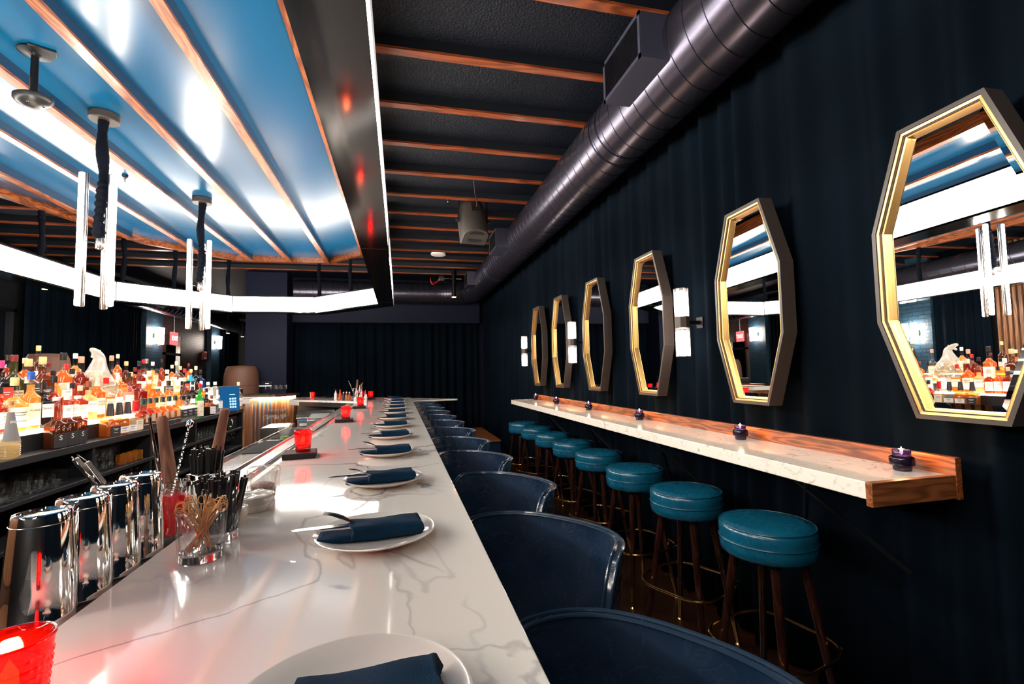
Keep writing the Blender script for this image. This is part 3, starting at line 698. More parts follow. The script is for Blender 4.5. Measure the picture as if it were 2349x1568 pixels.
# local: x across, y depth, prism along z, tilted
body = MB()
A = [(x, y) for x, y in prof]
rings = []
for z, s in ((-0.17, 0.96), (-0.16, 1.0), (0.10, 0.98), (0.155, 0.86), (0.17, 0.74)):
    rings.append([(x * s, -y * s, z) for x, y in A])
body.loft(rings)
bo = body.build('cabinet', GREYPLAS, sp, rot=(math.radians(-22), 0, math.radians(8)))
for zz, yy in ((0, 0.018), (0, -0.045)):
    seg = [(0.062 * math.cos(t), yy + 0.036 * math.sin(t) * (1 if yy > 0 else -1)) for t in [PI * q / 12 for q in range(13)]]
    MB().prism(seg, -0.1725, -0.1705).build('bass_port', BLACKPAINT, bo)
MB().box(-0.035, 0.035, -0.112, -0.1, 0.02, 0.10).build('input_panel', BLACKPLAS, bo)
yk = MB()
yk.box(-0.125, -0.117, -0.016, 0.016, -0.02, 0.20).box(0.117, 0.125, -0.016, 0.016, -0.02, 0.20).box(-0.125, 0.125, -0.016, 0.016, 0.192, 0.20).box(-0.03, 0.03, -0.03, 0.03, 0.20, 0.2065)
yk.build('yoke_bracket', BLACKMETAL, sp, rot=(0, 0, math.radians(8)), bevel=0.002)
for s in (-1, 1): MB().lathe([(0.016, 0), (0.018, 0.008), (0.016, 0.018)], 14).build('clamp_knob', BLACKPLAS, sp, loc=(s * 0.125, s * 0.018, 0), rot=(0, s * PI / 2, 0))
cp = thing('cable_plate', 'small steel ceiling plate with a dangling speaker cable', 'cable plate', (0.74, 4.62, 3.458)); cp.scale = (1.4, 1.4, 1.4)
MB().box(-0.06, 0.06, -0.03, 0.03, -0.008, 0).build('plate', STEEL, cp, bevel=0.002)
MB().tube([(0, 0, -0.005), (0.0, 0.0, -0.06), (0.02, 0.08, -0.12), (0.05, 0.18, -0.16), (0.05, 0.20, -0.18)], 0.004, 6).build('cable', BLACKPLAS, cp)
MB().lathe([(0.007, 0), (0.007, -0.03)], 8).build('blue_plug', pbr('blue_plug', (0.02, 0.12, 0.6), 0.4), cp, loc=(0, 0, -0.008))
# ---------------------------------------------------------------- octagonal mirrors
MC = [1.105, 2.00, 2.985, 3.915, 4.85, 5.695]
def octm(w1, w2, h1, h2):
    return [(-w1, -h2), (w1, -h2), (w2, -h1), (w2, h1), (w1, h2), (-w1, h2), (-w2, h1), (-w2, -h1)]
def mloop(s, d):
    w1, w2, h1, h2 = 0.130, 0.245, 0.162, 0.495
    P = octm(w1, w2, h1, h2); n = len(P); R = []
    for i in range(n):
        a, b, c = Vector(P[i - 1]), Vector(P[i]), Vector(P[(i + 1) % n])
        d1 = (b - a).normalized(); d2 = (c - b).normalized(); n1 = Vector((d1.y, -d1.x)); n2 = Vector((d2.y, -d2.x))
        h = (n1 + n2).normalized(); q = b - h * s / max(0.3, h.dot(n1)); R.append((d, q.x, q.y))
    return R
def mirror_obj(label, y, rz=0.0, ry=0.0):
    t = thing('octagonal_mirror', label, 'mirror', (1.68, y, 1.742), rz, 'octagonal mirrors along the velvet curtain')
    t.rotation_euler = (0, ry, rz)
    fr = MB().loft([mloop(0.0, 0.07), mloop(0.0, 0.0), mloop(0.014, 0.0), mloop(0.014, 0.022), mloop(0.004, 0.07)], cap=False)
    fr.build('frame', TAUPE, t, flat=True)
    MB().loft([mloop(0.015, 0.030), mloop(0.015, 0.004), mloop(0.023, 0.005), mloop(0.024, 0.010)], cap=False).build('gold_liner', GOLD, t, flat=True)
    MB().loft([mloop(0.024, 0.010), mloop(0.027, 0.010), mloop(0.027, 0.015)], cap=False).build('dark_groove', TAUPE, t, flat=True)
    MB().loft([mloop(0.027, 0.015), mloop(0.032, 0.017), mloop(0.033, 0.034)], cap=False).build('gold_liner', GOLD, t, flat=True)
    a = mloop(0.032, 0.0335); b = mloop(0.054, 0.0315)
    MB().loft([a, b], cap=False).build('bevelled_edge', MIRROR, t, flat=True)
    MB().add(b, [tuple(range(8))]).build('mirror_pane', MIRROR, t, flat=True)
    MB().add(mloop(0.004, 0.07), [tuple(range(8))]).build('back_board', BLACKPAINT, t, flat=True)
    return t
seen = ['reflecting the lit bottles and a pendant', 'reflecting two white light bands', 'beside the largest wall sconce', 'just right of the middle wall sconce', 'just left of the middle wall sconce', 'smallest, beside the farthest sconce']
for i, y in enumerate(MC):
    mirror_obj('octagonal gold lined mirror, %s, %s' % (nth(i, 6), seen[i]), y, [-.042, -.055, -.02, 0, 0, 0][i], [.004, .003, 0, 0, 0, 0][i])

# ---------------------------------------------------------------- wall sconces
def sconce(label, y):
    t = thing('sconce_lamp', label, 'wall sconce', (1.66, y, 1.705), 0, 'glass wall sconces on the curtain')
    def flut(z0, z1):
        m = MB(); n = 48; rs = []
        for z, s in ((z0, 1), (z1, 1)):
            rs.append([((0.040 + 0.0022 * math.cos(12 * 2 * PI * i / n)) * math.cos(2 * PI * i / n), (0.040 + 0.0022 * math.cos(12 * 2 * PI * i / n)) * math.sin(2 * PI * i / n), z) for i in range(n)])
        return m.loft(rs, cap=False)
    for z0, z1 in ((0.035, 0.205), (-0.205, -0.035)):
        g = flut(z0, z1).build('fluted_glass', FLUTE, t)
        MB().lathe([(0.005, z0 + 0.004), (0.024, z0 + 0.008), (0.024, z1 - 0.02), (0.006, z1 - 0.012)], 20).build('glowing_core', SCONL, g)
    MB().lathe([(0.038, -0.036), (0.043, -0.033), (0.043, 0.033), (0.038, 0.036)], 8).build('metal_collar', TAUPE, t)
    MB().box(0.03, 0.13, -0.012, 0.012, -0.012, 0.012).build('wall_arm', BLACKMETAL, t, bevel=0.003)
    MB().box(0.118, 0.13, -0.03, 0.03, -0.035, 0.035).build('back_plate', BLACKMETAL, t, bevel=0.003)
for i, (y, s) in enumerate([(2.515, 'nearest, between second and third mirrors'), (4.38, 'between fourth and fifth mirrors'), (6.22, 'farthest, past the last mirror')]):
    sconce('wall sconce of two glowing fluted glass cylinders, ' + s, y)
# ---------------------------------------------------------------- ledge
L0, L1 = 1.18, 5.93
lg = thing('drink_ledge', 'long speckled white stone drink ledge with orange oak back board on the right wall', 'ledge', (0, 0, 0))
MB().box(1.392, 1.722, L0, L1, 1.016, 1.07).build('stone_slab', MARBLE2, lg, bevel=0.003)
MB().box(1.7225, 1.748, L0 - 0.024, L1, 0.994, 1.127).build('back_board', OAKY, lg, bevel=0.002)
MB().box(1.386, 1.7222, L0 - 0.022, L0, 0.998, 1.0715).build('end_cap', wood('oak_end', (0.10, 0.026, 0.008), (0.34, 0.11, 0.035), 0.35, 'X', 12), lg, bevel=0.002)
MB().box(1.46, 1.722, L0 + 0.01, L1 - 0.02, 1.000, 1.016).build('slab_support', OAK, lg)
for y in (1.55, 2.6, 3.7, 4.8):
    b = MB(); 
    for d in (-1, 1): b.tube([(1.735, y + d * 0.22, 0.70), (1.50, y - d * 0.04, 1.0)], 0.009, 6)
    b.build('under_brace', BLACKMETAL, lg)
def ledge_candle(label, y):
    c = thing('ledge_candle', label, 'candle', (1.655, y, 1.07), 0, 'plum glass candles on the ledge')
    MB().lathe([(0.024, 0), (0.026, 0.004), (0.027, 0.016), (0.035, 0.020), (0.036, 0.042), (0.034, 0.046), (0.026, 0.050), (0.026, 0.068), (0.0245, 0.070), (0.023, 0.066), (0.023, 0.01)], 28, close=False).build('glass_cup', PLUMGLASS, c)
    MB().lathe([(0.022, 0.006), (0.022, 0.05), (0, 0.05)], 18).build('wax', WAX, c)
    MB().lathe([(0, 0.052), (0.0045, 0.058), (0.004, 0.066), (0, 0.08)], 10).build('candle_flame', FLAME, c)
    lamp('candle_glow', (0, 0, 0.085), 0.45, (1.0, 0.5, 0.22), c, 0.01)
for i, y in enumerate([1.27, 2.05, 3.07, 4.0, 4.9, 5.7]):
    ledge_candle('small plum glass candle burning on the white ledge, %s one' % nth(i, 6), y)
# ---------------------------------------------------------------- bar stools
def make_stool():
    t = thing('bar_stool', '', 'bar stool', (0, 0, 0), 0, 'teal round bar stools along the ledge')
    s = MB().lathe([(0.13, 0.652), (0.163, 0.655), (0.179, 0.668), (0.1825, 0.695), (0.1805, 0.716), (0.1825, 0.735), (0.183, 0.758), (0.177, 0.774), (0.14, 0.783), (0.08, 0.789), (0, 0.790)], 48).build('seat', TEAL, t, angle=180)
    MB().tube([(0.1825 * math.cos(a), 0.1825 * math.sin(a), 0.7165) for a in [2 * PI * i / 48 for i in range(48)]], 0.0032, 6, True).build('seat_piping', TPIPE, s)
    MB().tube([(0.1785 * math.cos(a), 0.1785 * math.sin(a), 0.773) for a in [2 * PI * i / 48 for i in range(48)]], 0.0032, 6, True).build('seat_piping', TPIPE, s)
    MB().box(-0.11, 0.11, -0.11, 0.11, 0.64, 0.652).build('swivel_plate', BLACKMETAL, t)
    for a in (45, 135, 225, 315):
        ar = math.radians(a); ca, sa = math.cos(ar), math.sin(ar)
        l = MB().tube([(0.125 * ca, 0.125 * sa, 0.65), (0.215 * ca, 0.215 * sa, 0.12)], [0.019, 0.014], 14).build('leg', LEGWOOD, t)
        MB().tube([(0.2145 * ca, 0.2145 * sa, 0.123), (0.233 * ca, 0.233 * sa, 0.012)], [0.0142, 0.0095], 12).build('brass_tip', BRASS, l)
        MB().lathe([(0.016, 0), (0.016, 0.005), (0.008, 0.014)], 14, (0.234 * ca, 0.234 * sa, 0)).build('foot_glide', BRASS, l)
    rp = []
    for i in range(64):
        a = 2 * PI * i / 64; ca, sa = math.cos(a), math.sin(a); k = (abs(ca) ** 3.2 + abs(sa) ** 3.2) ** (-1 / 3.2)
        a2 = a + PI / 4
        rp.append((0.222 * (1 - 0.07 * math.cos(4 * a)) * math.cos(a2 - PI / 4), 0.222 * (1 - 0.07 * math.cos(4 * a)) * math.sin(a2 - PI / 4), 0.312))
    r = MB().tube(rp, 0.0065, 8, True).build('foot_ring', BRASS, t)
    for a in (45, 135, 225, 315):
        ar = math.radians(a); MB().lathe([(0, -0.003), (0.009, -0.002), (0.009, 0.003), (0, 0.004)], 10).build('ring_screw', BRASS, r, loc=(0.241 * math.cos(ar), 0.241 * math.sin(ar), 0.312), rot=(0, PI / 2, ar))
    return t
SY = [(1.475, 1.70), (1.475, 2.27), (1.49, 2.86), (1.51, 3.48), (1.52, 4.07), (1.52, 4.65), (1.52, 5.22), (1.50, 5.76)]
proto = make_stool()
for i, (x, y) in enumerate(SY):
    lab = 'teal leather round stool at the white ledge, %s' % nth(i, 8)
    if i == 0: proto.location = (x, y, 0); proto.scale = (1, 1, 1.016); proto.rotation_euler = (0, 0, 0.25); proto['label'] = lab
    else: dup(proto, (x, y, 0), 0.25 + [0, .2, -.1, .35, .1, -.2, .3, 0][i], lab)
# ---------------------------------------------------------------- bucket bar chairs
def make_chair():
    t = thing('bar_chair', '', 'bar chair', (0, 0, 0), 0, 'navy leather bucket chairs along the bar')
    # plan: opens to -X ; super-ellipse shell
    n = 56; hw = 0.225
    def plan(u, grow):
        a = math.radians(-105 + 210 * u); ca, sa = math.cos(a), math.sin(a)
        k = (abs(ca) ** 2.5 + abs(sa) ** 2.5) ** (-1 / 2.5)
        return ((0.195 + grow) * k * ca, (hw + grow) * k * sa, a)
    def rim(u):
        e = abs(2 * u - 1); return 1.0 - 0.27 * max(0, (e - 0.66) / 0.34) ** 2.4
    levels = [0.0, 0.12, 0.3, 0.5, 0.7, 0.85, 0.95, 1.0]
    inn = []; out = []
    for lv in levels:
        ri = []; ro = []
        for i in range(n + 1):
            u = i / n; zt = rim(u); z0 = 0.655; z = z0 + (zt - z0) * lv
            lean = 0.035 * (1 - lv) ** 1.5; fl = 0.012 * lv
            x, y, a = plan(u, -0.012 - lean + fl); ri.append((x, y, z))
            x, y, a = plan(u, 0.006 - lean * 0.8 + fl); ro.append((x, y, z))
        inn.append(ri); out.append(ro)
    m = MB(); grid = inn + out[::-1]
    for g in grid: m.v += g
    w = n + 1; N = len(grid)
    for j in range(N):
        jj = (j + 1) % N
        for i in range(n): m.f.append([j * w + i, j * w + i + 1, jj * w + i + 1, jj * w + i]); m.m.append(0)
    for i in (0, n): m.f.append([j * w + i for j in range(N)]); m.m.append(0)
    sh = m.build('shell_back', NAVYL, t, angle=75)
    top = [((a[0] * 0.5 + b[0] * 0.5), (a[1] + b[1]) * 0.5, a[2] + 0.001) for a, b in zip(inn[-1], out[-1])]
    MB().tube([(p[0], p[1], p[2] + 0.002) for p in inn[-1]], 0.004, 7).build('rim_piping', PIPING, sh)
    MB().tube([(p[0], p[1], p[2] + 0.002) for p in out[-1]], 0.004, 7).build('rim_piping', PIPING, sh)
    MB().tube([(p[0] - 0.004, p[1], p[2]) for p in inn[0]], 0.004, 7).build('lower_piping', PIPING, sh)
    sp_ = []
    for i in range(40):
        a = 2 * PI * i / 40; ca, sa = math.cos(a), math.sin(a); k = (abs(ca) ** 3 + abs(sa) ** 3) ** (-1 / 3); sp_.append((0.165 * k * ca - 0.02, 0.185 * k * sa))
    r_ = []
    for z, s in ((0.60, 0.9), (0.605, 0.97), (0.62, 1.0), (0.66, 1.0), (0.68, 0.97), (0.688, 0.85), (0.692, 0.4)): r_.append([(x * s, y * s, z) for x, y in sp_])
    MB().loft(r_).build('seat_cushion', NAVYL, t, angle=180)
    MB().lathe([(0.03, 0.03), (0.03, 0.60)], 20).build('pedestal', BLACKMETAL, t)
    MB().lathe([(0.21, 0), (0.21, 0.008), (0.05, 0.03), (0.032, 0.05)], 36).build('round_base', BLACKMETAL, t)
    MB().tube([(0.16 * math.cos(a), 0.16 * math.sin(a), 0.30) for a in [2 * PI * i / 32 for i in range(32)]], 0.009, 8, True).tube([(0, 0, 0.3), (-0.16, 0, 0.3)], 0.008, 6).build('foot_rail', BRASS, t)
    return t
cproto = make_chair()
CHAIRS = [0.60 + 0.592 * i for i in range(12)]
for i, y in enumerate(CHAIRS):
    lab = 'glossy navy leather bucket bar chair along the marble bar, %s chair' % nth(i, 12)
    rz = 0.62 + [0.0, 0.05, -0.04, 0.02, 0.0, 0.05, -0.03, 0, 0.03, 0, -0.02, 0][i]
    if i == 0: cproto.location = (0.285, y - 0.02, 0); cproto.rotation_euler = (0, 0, rz); cproto['label'] = lab
    else: dup(cproto, (0.305 if i != 2 else 0.33, y, 0), rz, lab)
# ---------------------------------------------------------------- bar
bar = thing('marble_bar', 'long white veined marble bar running to a far angled wing', 'bar counter', (0, 0, 0))
BP = [(0.168, -1.2), (0.168, 7.28), (-1.55, 8.56), (-1.74, 8.50), (-1.66, 7.88), (-0.49, 6.62), (-0.49, -1.2)]
MB().prism(BP, 1.03, 1.07).build('marble_top', MARBLE, bar, bevel=0.002)
MB().prism([(-1.74, 8.50), (-1.655, 7.87), (-1.45, 7.66), (-1.40, 8.3)], 0.985, 1.03).build('marble_end', MARBLE, bar, bevel=0.002)
MB().box(-0.45, -0.05, -1.2, 6.6, 0.0, 1.03).build('bar_body', WALNUT, bar)
MB().prism([(-0.02, 6.6), (-0.02, 7.15), (-1.50, 8.30), (-1.56, 8.0), (-0.45, 6.75)], 0.0, 1.03).build('wing_body', BLACKPAINT, bar)
m = MB(); y = -1.2
while y < 7.1: m.box(-0.05, -0.03, y, y + 0.04, 0.02, 1.0); y += 0.06
m.build('front_slat', SLATWOOD, bar)['kind'] = 'stuff'
MB().prism([(-0.515, 6.60), (-0.50, 6.64), (-1.42, 7.64), (-1.46, 7.60)], 0.985, 1.045).build('steel_apron', STEEL, bar)
# drip rail
rail = thing('drip_rail', 'steel drip rail with raised ridge along the inner edge of the marble bar', 'drip rail', (0, 0, 0))
MB().box(-0.652, -0.491, -1.2, 6.5, 1.035, 1.048).build('rail_tray', STEEL, rail)
MB().box(-0.657, -0.650, -1.2, 6.5, 0.99, 1.058).build('outer_lip', STEEL, rail, bevel=0.001)
MB().box(-0.566, -0.552, 1.75, 6.5, 1.048, 1.060).build('centre_ridge', CHROME, rail, bevel=0.003)
mat_ = thing('rubber_bar_mat', 'black rubber bar mat under the row of upturned shaker tins', 'bar mat', (0, 0, 1.048))
MB().box(-0.648, -0.495, 0.35, 1.74, 0, 0.006).build('mat_sheet', RUBBER, mat_)
# underbar deck
dk = thing('underbar_station', 'stainless steel underbar work deck on the bartender side', 'work station', (0, 0, 0))
MB().box(-1.17, -0.66, 3.05, 5.7, 0.835, 0.86).build('steel_deck', STEEL, dk, bevel=0.003)
MB().box(-1.13, -0.66, 3.08, 5.68, 0.1, 0.835).build('cabinet_body', BLACKPAINT, dk)
MB().box(-1.175, -1.165, 3.05, 5.7, 0.79, 0.885).build('deck_lip', STEEL, dk)
MB().box(-1.05, -0.66, 0.2, 3.0, 0.60, 0.80).build('ice_bin', STEEL, dk)
for i, (y0, y1, s) in enumerate([(3.9, 4.5, 'nearer, beside the lime tumbler'), (4.72, 5.4, 'farther, past the lime tumbler')]):
    mt = thing('rubber_bar_mat', 'black rubber service mat on the steel underbar deck, ' + s, 'bar mat', (0, 0, 0.86))
    MB().box(-1.14, -0.72, y0, y1, 0, 0.012).build('mat_sheet', RUBBER, mt, bevel=0.003)
    ri = MB()
    yy = y0 + 0.02
    while yy < y1 - 0.01: ri.box(-1.13, -0.73, yy, yy + 0.006, 0.012, 0.016); yy += 0.02
    ri.build('mat_rib', RUBBER, mt)['kind'] = 'stuff'
sb = thing('glass_washer', 'stainless steel underbar washer cabinet with sloped lid by the far bar wing', 'dishwasher', (-1.02, 6.35, 0))
sb.rotation_euler = (0, 0, 0.15)
MB().box(-0.20, 0.20, -0.3, 0.25, 0.0, 0.93).build('cabinet_body', STEEL, sb, bevel=0.004)
MB().obox((0, -0.02, 0.945), (0.215, 0, 0), (0, 0.29, 0.02), (0, -0.001, 0.012)).build('sloped_lid', STEEL, sb, bevel=0.003)
MB().tube([(-0.19, -0.325, 0.90), (0.13, -0.325, 0.90)], 0.010, 8).build('handle', CHROME, sb)
MB().box(-0.18, -0.10, -0.302, -0.30, 0.84, 0.87).build('rating_sticker', WHITEP, sb)
pr = thing('receipt_printer', 'low black and steel till printer on the steel deck before the washer', 'printer', (-0.86, 5.55, 0.86))
MB().box(-0.11, 0.11, -0.10, 0.12, 0, 0.10).build('printer_body', STEEL, pr, bevel=0.006)
MB().obox((0, 0.01, 0.115), (0.10, 0, 0), (0, 0.10, 0.02), (0, -0.003, 0.014)).build('printer_cover', BLACKPLAS, pr, bevel=0.004)
MB().lathe([(0.012, 0), (0.012, 0.015)], 10, (-0.09, -0.07, 0.10)).build('red_button', REDPLAS, pr)
# glasses by the washer
def wine_glass(name='wine_glass', s=1.0):
    t = thing(name, '', 'wine glass', (0, 0, 0))
    MB().lathe([(0.034 * s, 0), (0.030 * s, 0.003), (0.004 * s, 0.008), (0.0035 * s, 0.08 * s), (0.010 * s, 0.09 * s), (0.034 * s, 0.12 * s), (0.039 * s, 0.15 * s), (0.031 * s, 0.20 * s), (0.030 * s, 0.20 * s), (0.037 * s, 0.15 * s), (0.032 * s, 0.122 * s), (0.0, 0.095 * s)], 20, close=False).build('bowl_and_stem', CLEAR, t)
    return t
def stem_proto(s=1.0, inv=False):
    m = MB().lathe([(0.034 * s, 0), (0.030 * s, 0.003), (0.004 * s, 0.008), (0.0035 * s, 0.08 * s), (0.010 * s, 0.09 * s), (0.034 * s, 0.12 * s), (0.039 * s, 0.15 * s), (0.031 * s, 0.20 * s), (0.030 * s, 0.20 * s), (0.037 * s, 0.15 * s), (0.032 * s, 0.122 * s), (0.0, 0.095 * s)], 20, close=False)
    return m
def single(mb, name, mats, label, cat, loc, rot=(0, 0, 0), group=None, **k):
    o = mb.build(name, mats, None, loc, rot, **k); return tag(o, label, cat, group)
def clones(o, locs, rot=None):
    for l in locs:
        c = o.copy(); COL.objects.link(c); c.location = l
        if rot: c.rotation_euler = rot
b1 = thing('glass_rack_bin', 'steel bin holding upturned stem glasses beside the washer', 'glass bin', (-1.42, 6.2, 0))
MB().box(-0.14, 0.14, -0.22, 0.25, 0.0, 0.842).build('bin_body', STEEL, b1, bevel=0.004)
g0 = single(stem_proto(), 'wine_glass', CLEAR, 'clear stem glass standing on the steel bin beside the washer', 'wine glass', (-1.50, 6.02, 0.842), group='stem glasses on the steel bin')
clones(g0, [(-1.42, 6.02, 0.842), (-1.34, 6.03, 0.842), (-1.50, 6.11, 0.842), (-1.42, 6.11, 0.842), (-1.34, 6.12, 0.842)])
def tumbler_mb(r=0.038, h=0.09, base=0.012, t=0.002):
    return MB().lathe([(r * 0.9, 0), (r * 0.93, 0.002), (r, h), (r - t, h), (r * 0.93 - t, base), (0, base - 0.002)], 24, close=False).lathe([(0, 0.001), (r * 0.9, 0.001)], 24, close=False)
lt = thing('covered_tumbler', 'clear tumbler with lime wedges and crumpled wrap on the underbar deck', 'tumbler', (-1.0, 4.60, 0.86))
tumbler_mb(0.043, 0.10).build('glass', CLEAR, lt)
MB().lathe([(0, 0.012), (0.036, 0.012), (0.037, 0.035), (0, 0.038)], 20).build('lime_wedges', LIMEM, lt)
rnd = random.Random(4); rr_ = []
for z, s in ((0.05, 1.0), (0.07, 1.06), (0.09, 1.10), (0.105, 1.15), (0.125, 1.2)):
    rr_.append([((0.044 * s + rnd.uniform(-0.004, 0.004)) * math.cos(2 * PI * i / 28), (0.044 * s + rnd.uniform(-0.004, 0.004)) * math.sin(2 * PI * i / 28), z + rnd.uniform(-0.006, 0.006)) for i in range(28)])
MB().loft(rr_, cap=False).build('crumpled_wrap', WRAP, lt)
pap = single(MB().box(-0.05, 0.05, -0.06, 0.06, 0, 0.001), 'paper_note', WHITEP, 'white paper slip under the lime tumbler on the underbar mat', 'paper', (-1.06, 4.62, 0.8605))
pap.location = (-1.10, 4.56, 0.8605)

# ---------------------------------------------------------------- place settings
def plate_mesh():
    return MB().lathe([(0.07, 0.0), (0.074, 0.003), (0.10, 0.010), (0.126, 0.021), (0.128, 0.0235), (0.125, 0.0235), (0.098, 0.0145), (0.075, 0.009), (0, 0.008)], 64)
def cloth_roll(x0, x1, w, h, seed, z=0.0):
    rnd = random.Random(seed); rings = []
    n = 22; N = 14
    for j in range(N + 1):
        t = j / N; x = x0 + (x1 - x0) * t
        e = 1.0 + (0.05 if j == N else 0)
        r = []
        for i in range(n):
            a = 2 * PI * i / n; ca, sa = math.cos(a), math.sin(a); k = (abs(ca) ** 5 + abs(sa) ** 5) ** (-1 / 5)
            wob = 0.0010 * math.sin(3 * a + x * 40 + seed) + 0.0008 * math.sin(5 * a - x * 60)
            r.append((x + 0.006 * math.sin(a * 2 + seed) * (1 if j in (0, N) else 0), (w / 2 * e + wob) * k * ca, z + h / 2 + (h / 2 * e + wob) * k * sa))
        rings.append(r)
    return MB().loft(rings)
def fork_mb():
    m = MB()
    pts = []
    for i in range(22):
        t = i / 21; x = -0.20 * t; z = 0.004 + 0.022 * math.sin(t * PI * 0.95) * 0 + (0.030 * max(0, t - 0.45) ** 1.0) * 1.1 - 0.010 * math.sin(t * PI)
        pts.append((x, 0, z))
    rings = []
    for i, p in enumerate(pts):
        t = i / 21; w = 0.0045 + 0.0035 * (t > 0.6) * min(1, (t - 0.6) / 0.15) if t > 0.6 else 0.0045 - 0.001 * t
        h = 0.0014
        rings.append([(p[0], -w, p[2] - h), (p[0], w, p[2] - h), (p[0], w, p[2] + h), (p[0], -w, p[2] + h)])
    return m.loft(rings)
def fork_real():
    m = MB(); rings = []
    for i in range(24):
        t = i / 23; x = -0.155 * t
        z = 0.010 - 0.008 * math.sin(t * PI) + 0.028 * max(0, t - 0.5) * 2 * (t)
        w = 0.0042 - 0.0012 * math.sin(t * PI) + (0.0085 * max(0, (t - 0.78) / 0.22) ** 0.6 if t > 0.78 else 0)
        rings.append([(x, -w, z - 0.0012), (x, w, z - 0.0012), (x, w, z + 0.0012), (x, -w, z + 0.0012)])
    m.loft(rings)
    ex = rings[-1][0]; z0 = ex[2] + 0.0012
    for k in range(4):
        yy = -0.0105 + 0.007 * k
        m.tube([(-0.154, yy, z0), (-0.175, yy, z0 + 0.010), (-0.20, yy, z0 + 0.016)], [0.0016, 0.0015, 0.0007], 6)
    return m
def knife_real():
    m = MB(); rings = []
    for i in range(20):
        t = i / 19; x = -0.175 * t; w = 0.006 + 0.0045 * math.sin(min(1, t * 1.25) * PI * 0.8); 
        if t > 0.88: w *= max(0.08, 1 - ((t - 0.88) / 0.12) ** 1.6)
        h = 0.0022 * (1 - t) + 0.0005
        rings.append([(x, -w, -h), (x, w, -h * 0.4), (x, w, h * 0.4), (x, -w, h)])
    return m.loft(rings)
PLY = [0.535, 1.095, 1.635, 2.20, 2.77, 3.33, 3.89, 4.45, 5.02, 5.58, 6.15, 6.72]
pm = plate_mesh(); P0 = N0 = K0 = F0 = None
for i, y in enumerate(PLY):
    s = 'nearest to the camera' if i == 0 else nth(i, 12)
    loc = (-0.052, y, 1.07); rz = [0.05, 0.06, 0.09, 0.02, 0.05, -0.03, 0.04, 0, 0.05, 0, 0.04, 0][i]
    if i == 0:
        P0 = pm.build('dinner_plate', CHINA); 
        N0 = thing('cloth_napkin', '', 'napkin', (0, 0, 0))
        cloth_roll(-0.055, 0.090, 0.076, 0.032, 2).build('pocket_roll', NAPKIN, N0, angle=50, bevel=0.002)
        cloth_roll(-0.118, -0.045, 0.060, 0.014, 5).build('inner_fold', NAPKIN, N0, angle=50, bevel=0.002)
        K0 = knife_real().build('table_knife', CHROME); F0 = fork_real().build('table_fork', CHROME)
        A = (P0, N0, K0, F0)
    else:
        A = (P0.copy(), None, K0.copy(), F0.copy())
        for o in A:
            if o: COL.objects.link(o)
        A = (A[0], dup(N0, (0, 0, 0)), A[2], A[3])
    for o in A: o.rotation_euler = (0, 0, rz)
    A[0].location = loc; A[1].location = (-0.048, y - 0.005, 1.0805)
    A[2].location = (-0.055 , y + 0.022, 1.0805 + 0.0205); A[3].location = (0.01, y - 0.016, 1.0805 + 0.0165); A[3].scale = (0.86, 0.85, 0.7)
    A[3].rotation_euler = (0, 0, rz + [0.0, -0.18, 0.15, -0.1, 0.05, 0.1, -0.15, 0, 0.1, 0, 0.1, 0][i])
    if i == 0: A[3].location = (0.02, y - 0.050, 1.094); A[2].location = (-0.03, y - 0.035, 1.096)
    tag(A[0], 'white china plate on the marble bar, %s' % s, 'plate', 'white plates in a row on the bar')
    tag(A[1], 'navy cloth napkin roll on the plate %s' % s, 'napkin', 'navy napkins on the plates')
    tag(A[2], 'steel knife in the napkin on the plate %s' % s, 'knife', 'knives in the napkins')
    tag(A[3], 'curved steel fork in the napkin on the plate %s' % s, 'fork', 'forks in the napkins')
for i, (x, y, a) in enumerate([(-0.80, 7.86, -0.62), (-0.10, 7.02, -0.6)]):
    s = ['at its far left', 'at its right by the corner'][i]
    P = P0.copy(); COL.objects.link(P); P.location = (x, y, 1.07); P.rotation_euler = (0, 0, a); P['group'] = 'white plates on the far wing'; P['label'] = 'white plate on the far angled bar wing, ' + s
    N_ = dup(N0, (x, y, 1.0805), a, 'folded navy napkin on the far wing plate, ' + s, 'napkins on the far wing')

